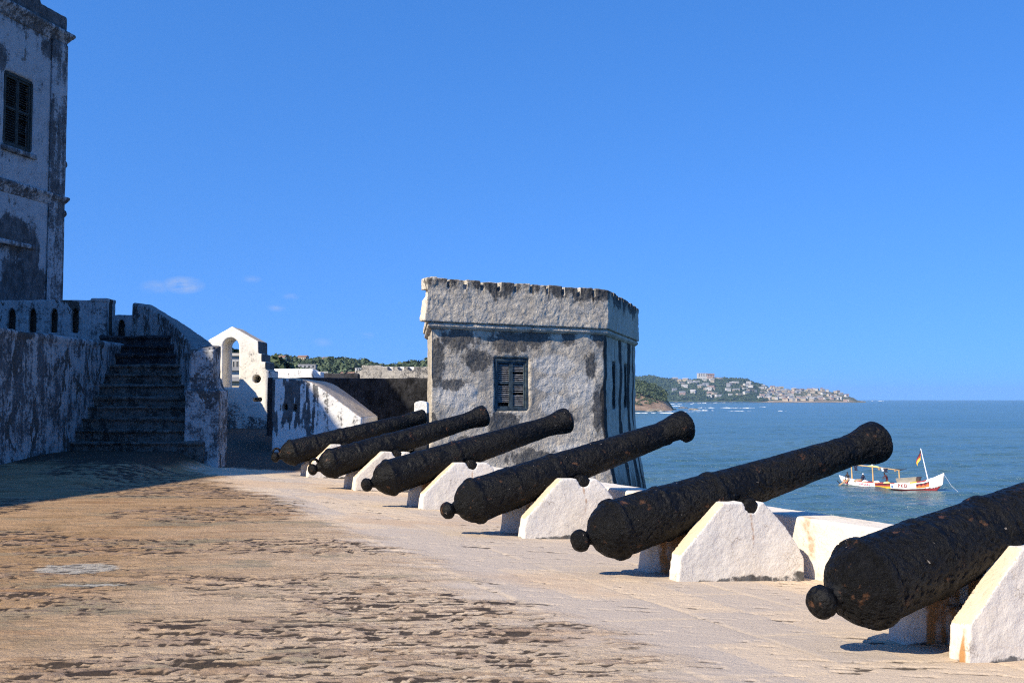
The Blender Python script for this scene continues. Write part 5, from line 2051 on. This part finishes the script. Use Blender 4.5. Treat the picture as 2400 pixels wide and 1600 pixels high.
def person(base, face, pose, top, bottom, label, cap=None):
    """one skinned body; pose 'sit' or 'stand'; base is the seat or the floor point"""
    f = Vector(face).normalized()
    s = Vector((f.y, -f.x, 0))
    up = Vector((0, 0, 1))
    def P(a, b, c): return Vector(base) + f * a + s * b + up * c
    if pose == 'sit':
        hip = .10
        J = {'pel': (0, 0, hip, .13), 'sp': (.02, 0, hip + .26, .13), 'ch': (.05, 0, hip + .44, .15), 'nk': (.07, 0, hip + .58, .06), 'hd': (.09, 0, hip + .70, .10), 'ht': (.09, 0, hip + .80, .075)}
        for k, q in (('l', -1), ('r', 1)):
            J['hp' + k] = (.06, q * .10, hip - .01, .10)
            J['kn' + k] = (.46, q * .14, hip + .02, .07)
            J['an' + k] = (.44, q * .13, hip - .40, .045)
            J['ft' + k] = (.58, q * .14, hip - .43, .04)
            J['sh' + k] = (.04, q * .19, hip + .46, .07)
            J['el' + k] = (.14, q * .26, hip + .20, .048)
            J['wr' + k] = (.36, q * .18, hip + .10, .035)
            J['ha' + k] = (.44, q * .15, hip + .08, .04)
    else:
        J = {'pel': (0, 0, .92, .14), 'sp': (.08, 0, 1.12, .13), 'ch': (.20, 0, 1.28, .16), 'nk': (.30, 0, 1.40, .06), 'hd': (.36, 0, 1.50, .10), 'ht': (.39, 0, 1.60, .075)}
        for k, q in (('l', -1), ('r', 1)):
            J['hp' + k] = (0, q * .10, .88, .10)
            J['kn' + k] = (.10, q * .13, .48, .072)
            J['an' + k] = (-.02, q * .13, .08, .045)
            J['ft' + k] = (.13, q * .14, .04, .04)
            J['sh' + k] = (.20, q * .20, 1.30, .07)
            J['el' + k] = (.34, q * .27, 1.06, .048)
            J['wr' + k] = (.52, q * .20, .92, .036)
            J['ha' + k] = (.60, q * .18, .88, .04)
    names = list(J)
    E = [('pel', 'sp'), ('sp', 'ch'), ('ch', 'nk'), ('nk', 'hd'), ('hd', 'ht')]
    for k in 'lr':
        E += [('pel', 'hp' + k), ('hp' + k, 'kn' + k), ('kn' + k, 'an' + k), ('an' + k, 'ft' + k), ('ch', 'sh' + k), ('sh' + k, 'el' + k), ('el' + k, 'wr' + k), ('wr' + k, 'ha' + k)]
    me = bpy.data.meshes.new('person')
    me.from_pydata([tuple(P(*J[n][:3])) for n in names], [(names.index(a), names.index(b)) for a, b in E], [])
    def setup(o):
        m = o.modifiers.new('k', 'SKIN')
        for i, n in enumerate(names):
            sv = o.data.skin_vertices[0].data[i]
            sv.radius = (J[n][3], J[n][3])
            sv.use_root = n == 'pel'
        o.modifiers.new('s', 'SUBSURF').levels = 1
    out_ = evaluate(me, setup)
    c = np.empty(len(out_.polygons) * 3)
    out_.polygons.foreach_get('center', c)
    c = c.reshape(-1, 3)
    mi = np.zeros(len(c), np.int32)
    for i, q in enumerate(c):
        best = min(E, key=lambda e: seg_d(Vector(q), P(*J[e[0]][:3]), P(*J[e[1]][:3])))
        n = best[1]
        if n in ('hd', 'ht', 'nk') or n[:2] in ('ha', 'wr', 'ft'): mi[i] = 2
        elif n[:2] in ('hp', 'kn', 'an'): mi[i] = 1
    out_.polygons.foreach_set('material_index', mi)
    out_.polygons.foreach_set('use_smooth', [True] * len(mi))
    o = tag(link('person', out_, [BM[top], BM[bottom], BM['skin']], origin=base), label, 'person', 'fishermen aboard the canoe')
    hp_ = P(*J['hd'][:3])
    bm = bmesh.new()
    bmesh.ops.create_uvsphere(bm, u_segments=14, v_segments=8, radius=.118)
    bmesh.ops.delete(bm, geom=[v for v in bm.verts if v.co.z < .0], context='VERTS')
    m2 = bpy.data.meshes.new('cap')
    bm.to_mesh(m2)
    bm.free()
    m2.transform(Matrix.Translation(hp_ + up * .04))
    link('cap' if cap else 'hair', m2, BM[cap or 'black'], o)
    fc = MB()
    for q in (-1, 1):
        fc.box(-.012, .012, -.012, .012, -.008, .008)
        vs = fc.v[-8:]
    return o


def seg_d(p, a, b):
    ab = b - a
    t = max(0, min(1, (p - a).dot(ab) / max(1e-9, ab.dot(ab))))
    return (p - a - ab * t).length


q = BS + hd * BL * .225
person((q.x, q.y, SEA_Z + .66), hd + hl * .5, 'sit', 'navy', 'navy', 'person in dark clothes and white cap sitting in the canoe', 'cloth')
q = BS + hd * BL * .475
person((q.x, q.y, SEA_Z + .25), hd * -.4 + hl, 'stand', 'maroon', 'maroon', 'person in maroon clothes stooping amid the canoe')
q = BS + hd * BL * .065
person((q.x, q.y, SEA_Z + .70), hd * .4 + hl, 'sit', 'black', 'navy', 'person in black sitting at the stern of the canoe')

# ------------------------------------------------------------------ sea air
hz = bpy.data.materials.new('sea_haze')
hz.use_nodes = True
ht = hz.node_tree
ht.nodes.remove(ht.nodes['Principled BSDF'])
pv = ht.nodes.new('ShaderNodeVolumePrincipled')
pv.inputs['Color'].default_value = (.56, .80, .97, 1)
pv.inputs['Density'].default_value = .00007
pv.inputs['Anisotropy'].default_value = .3
ht.links.new(pv.outputs[0], ht.nodes['Material Output'].inputs['Volume'])
HZ = True
if HZ:
    mb = MB().box(-12500, 12500, -12500, 12500, SEA_Z - 3, 130)
    tag(link('haze', mb.mesh(), hz), 'thin blue sea haze', kind='stuff')
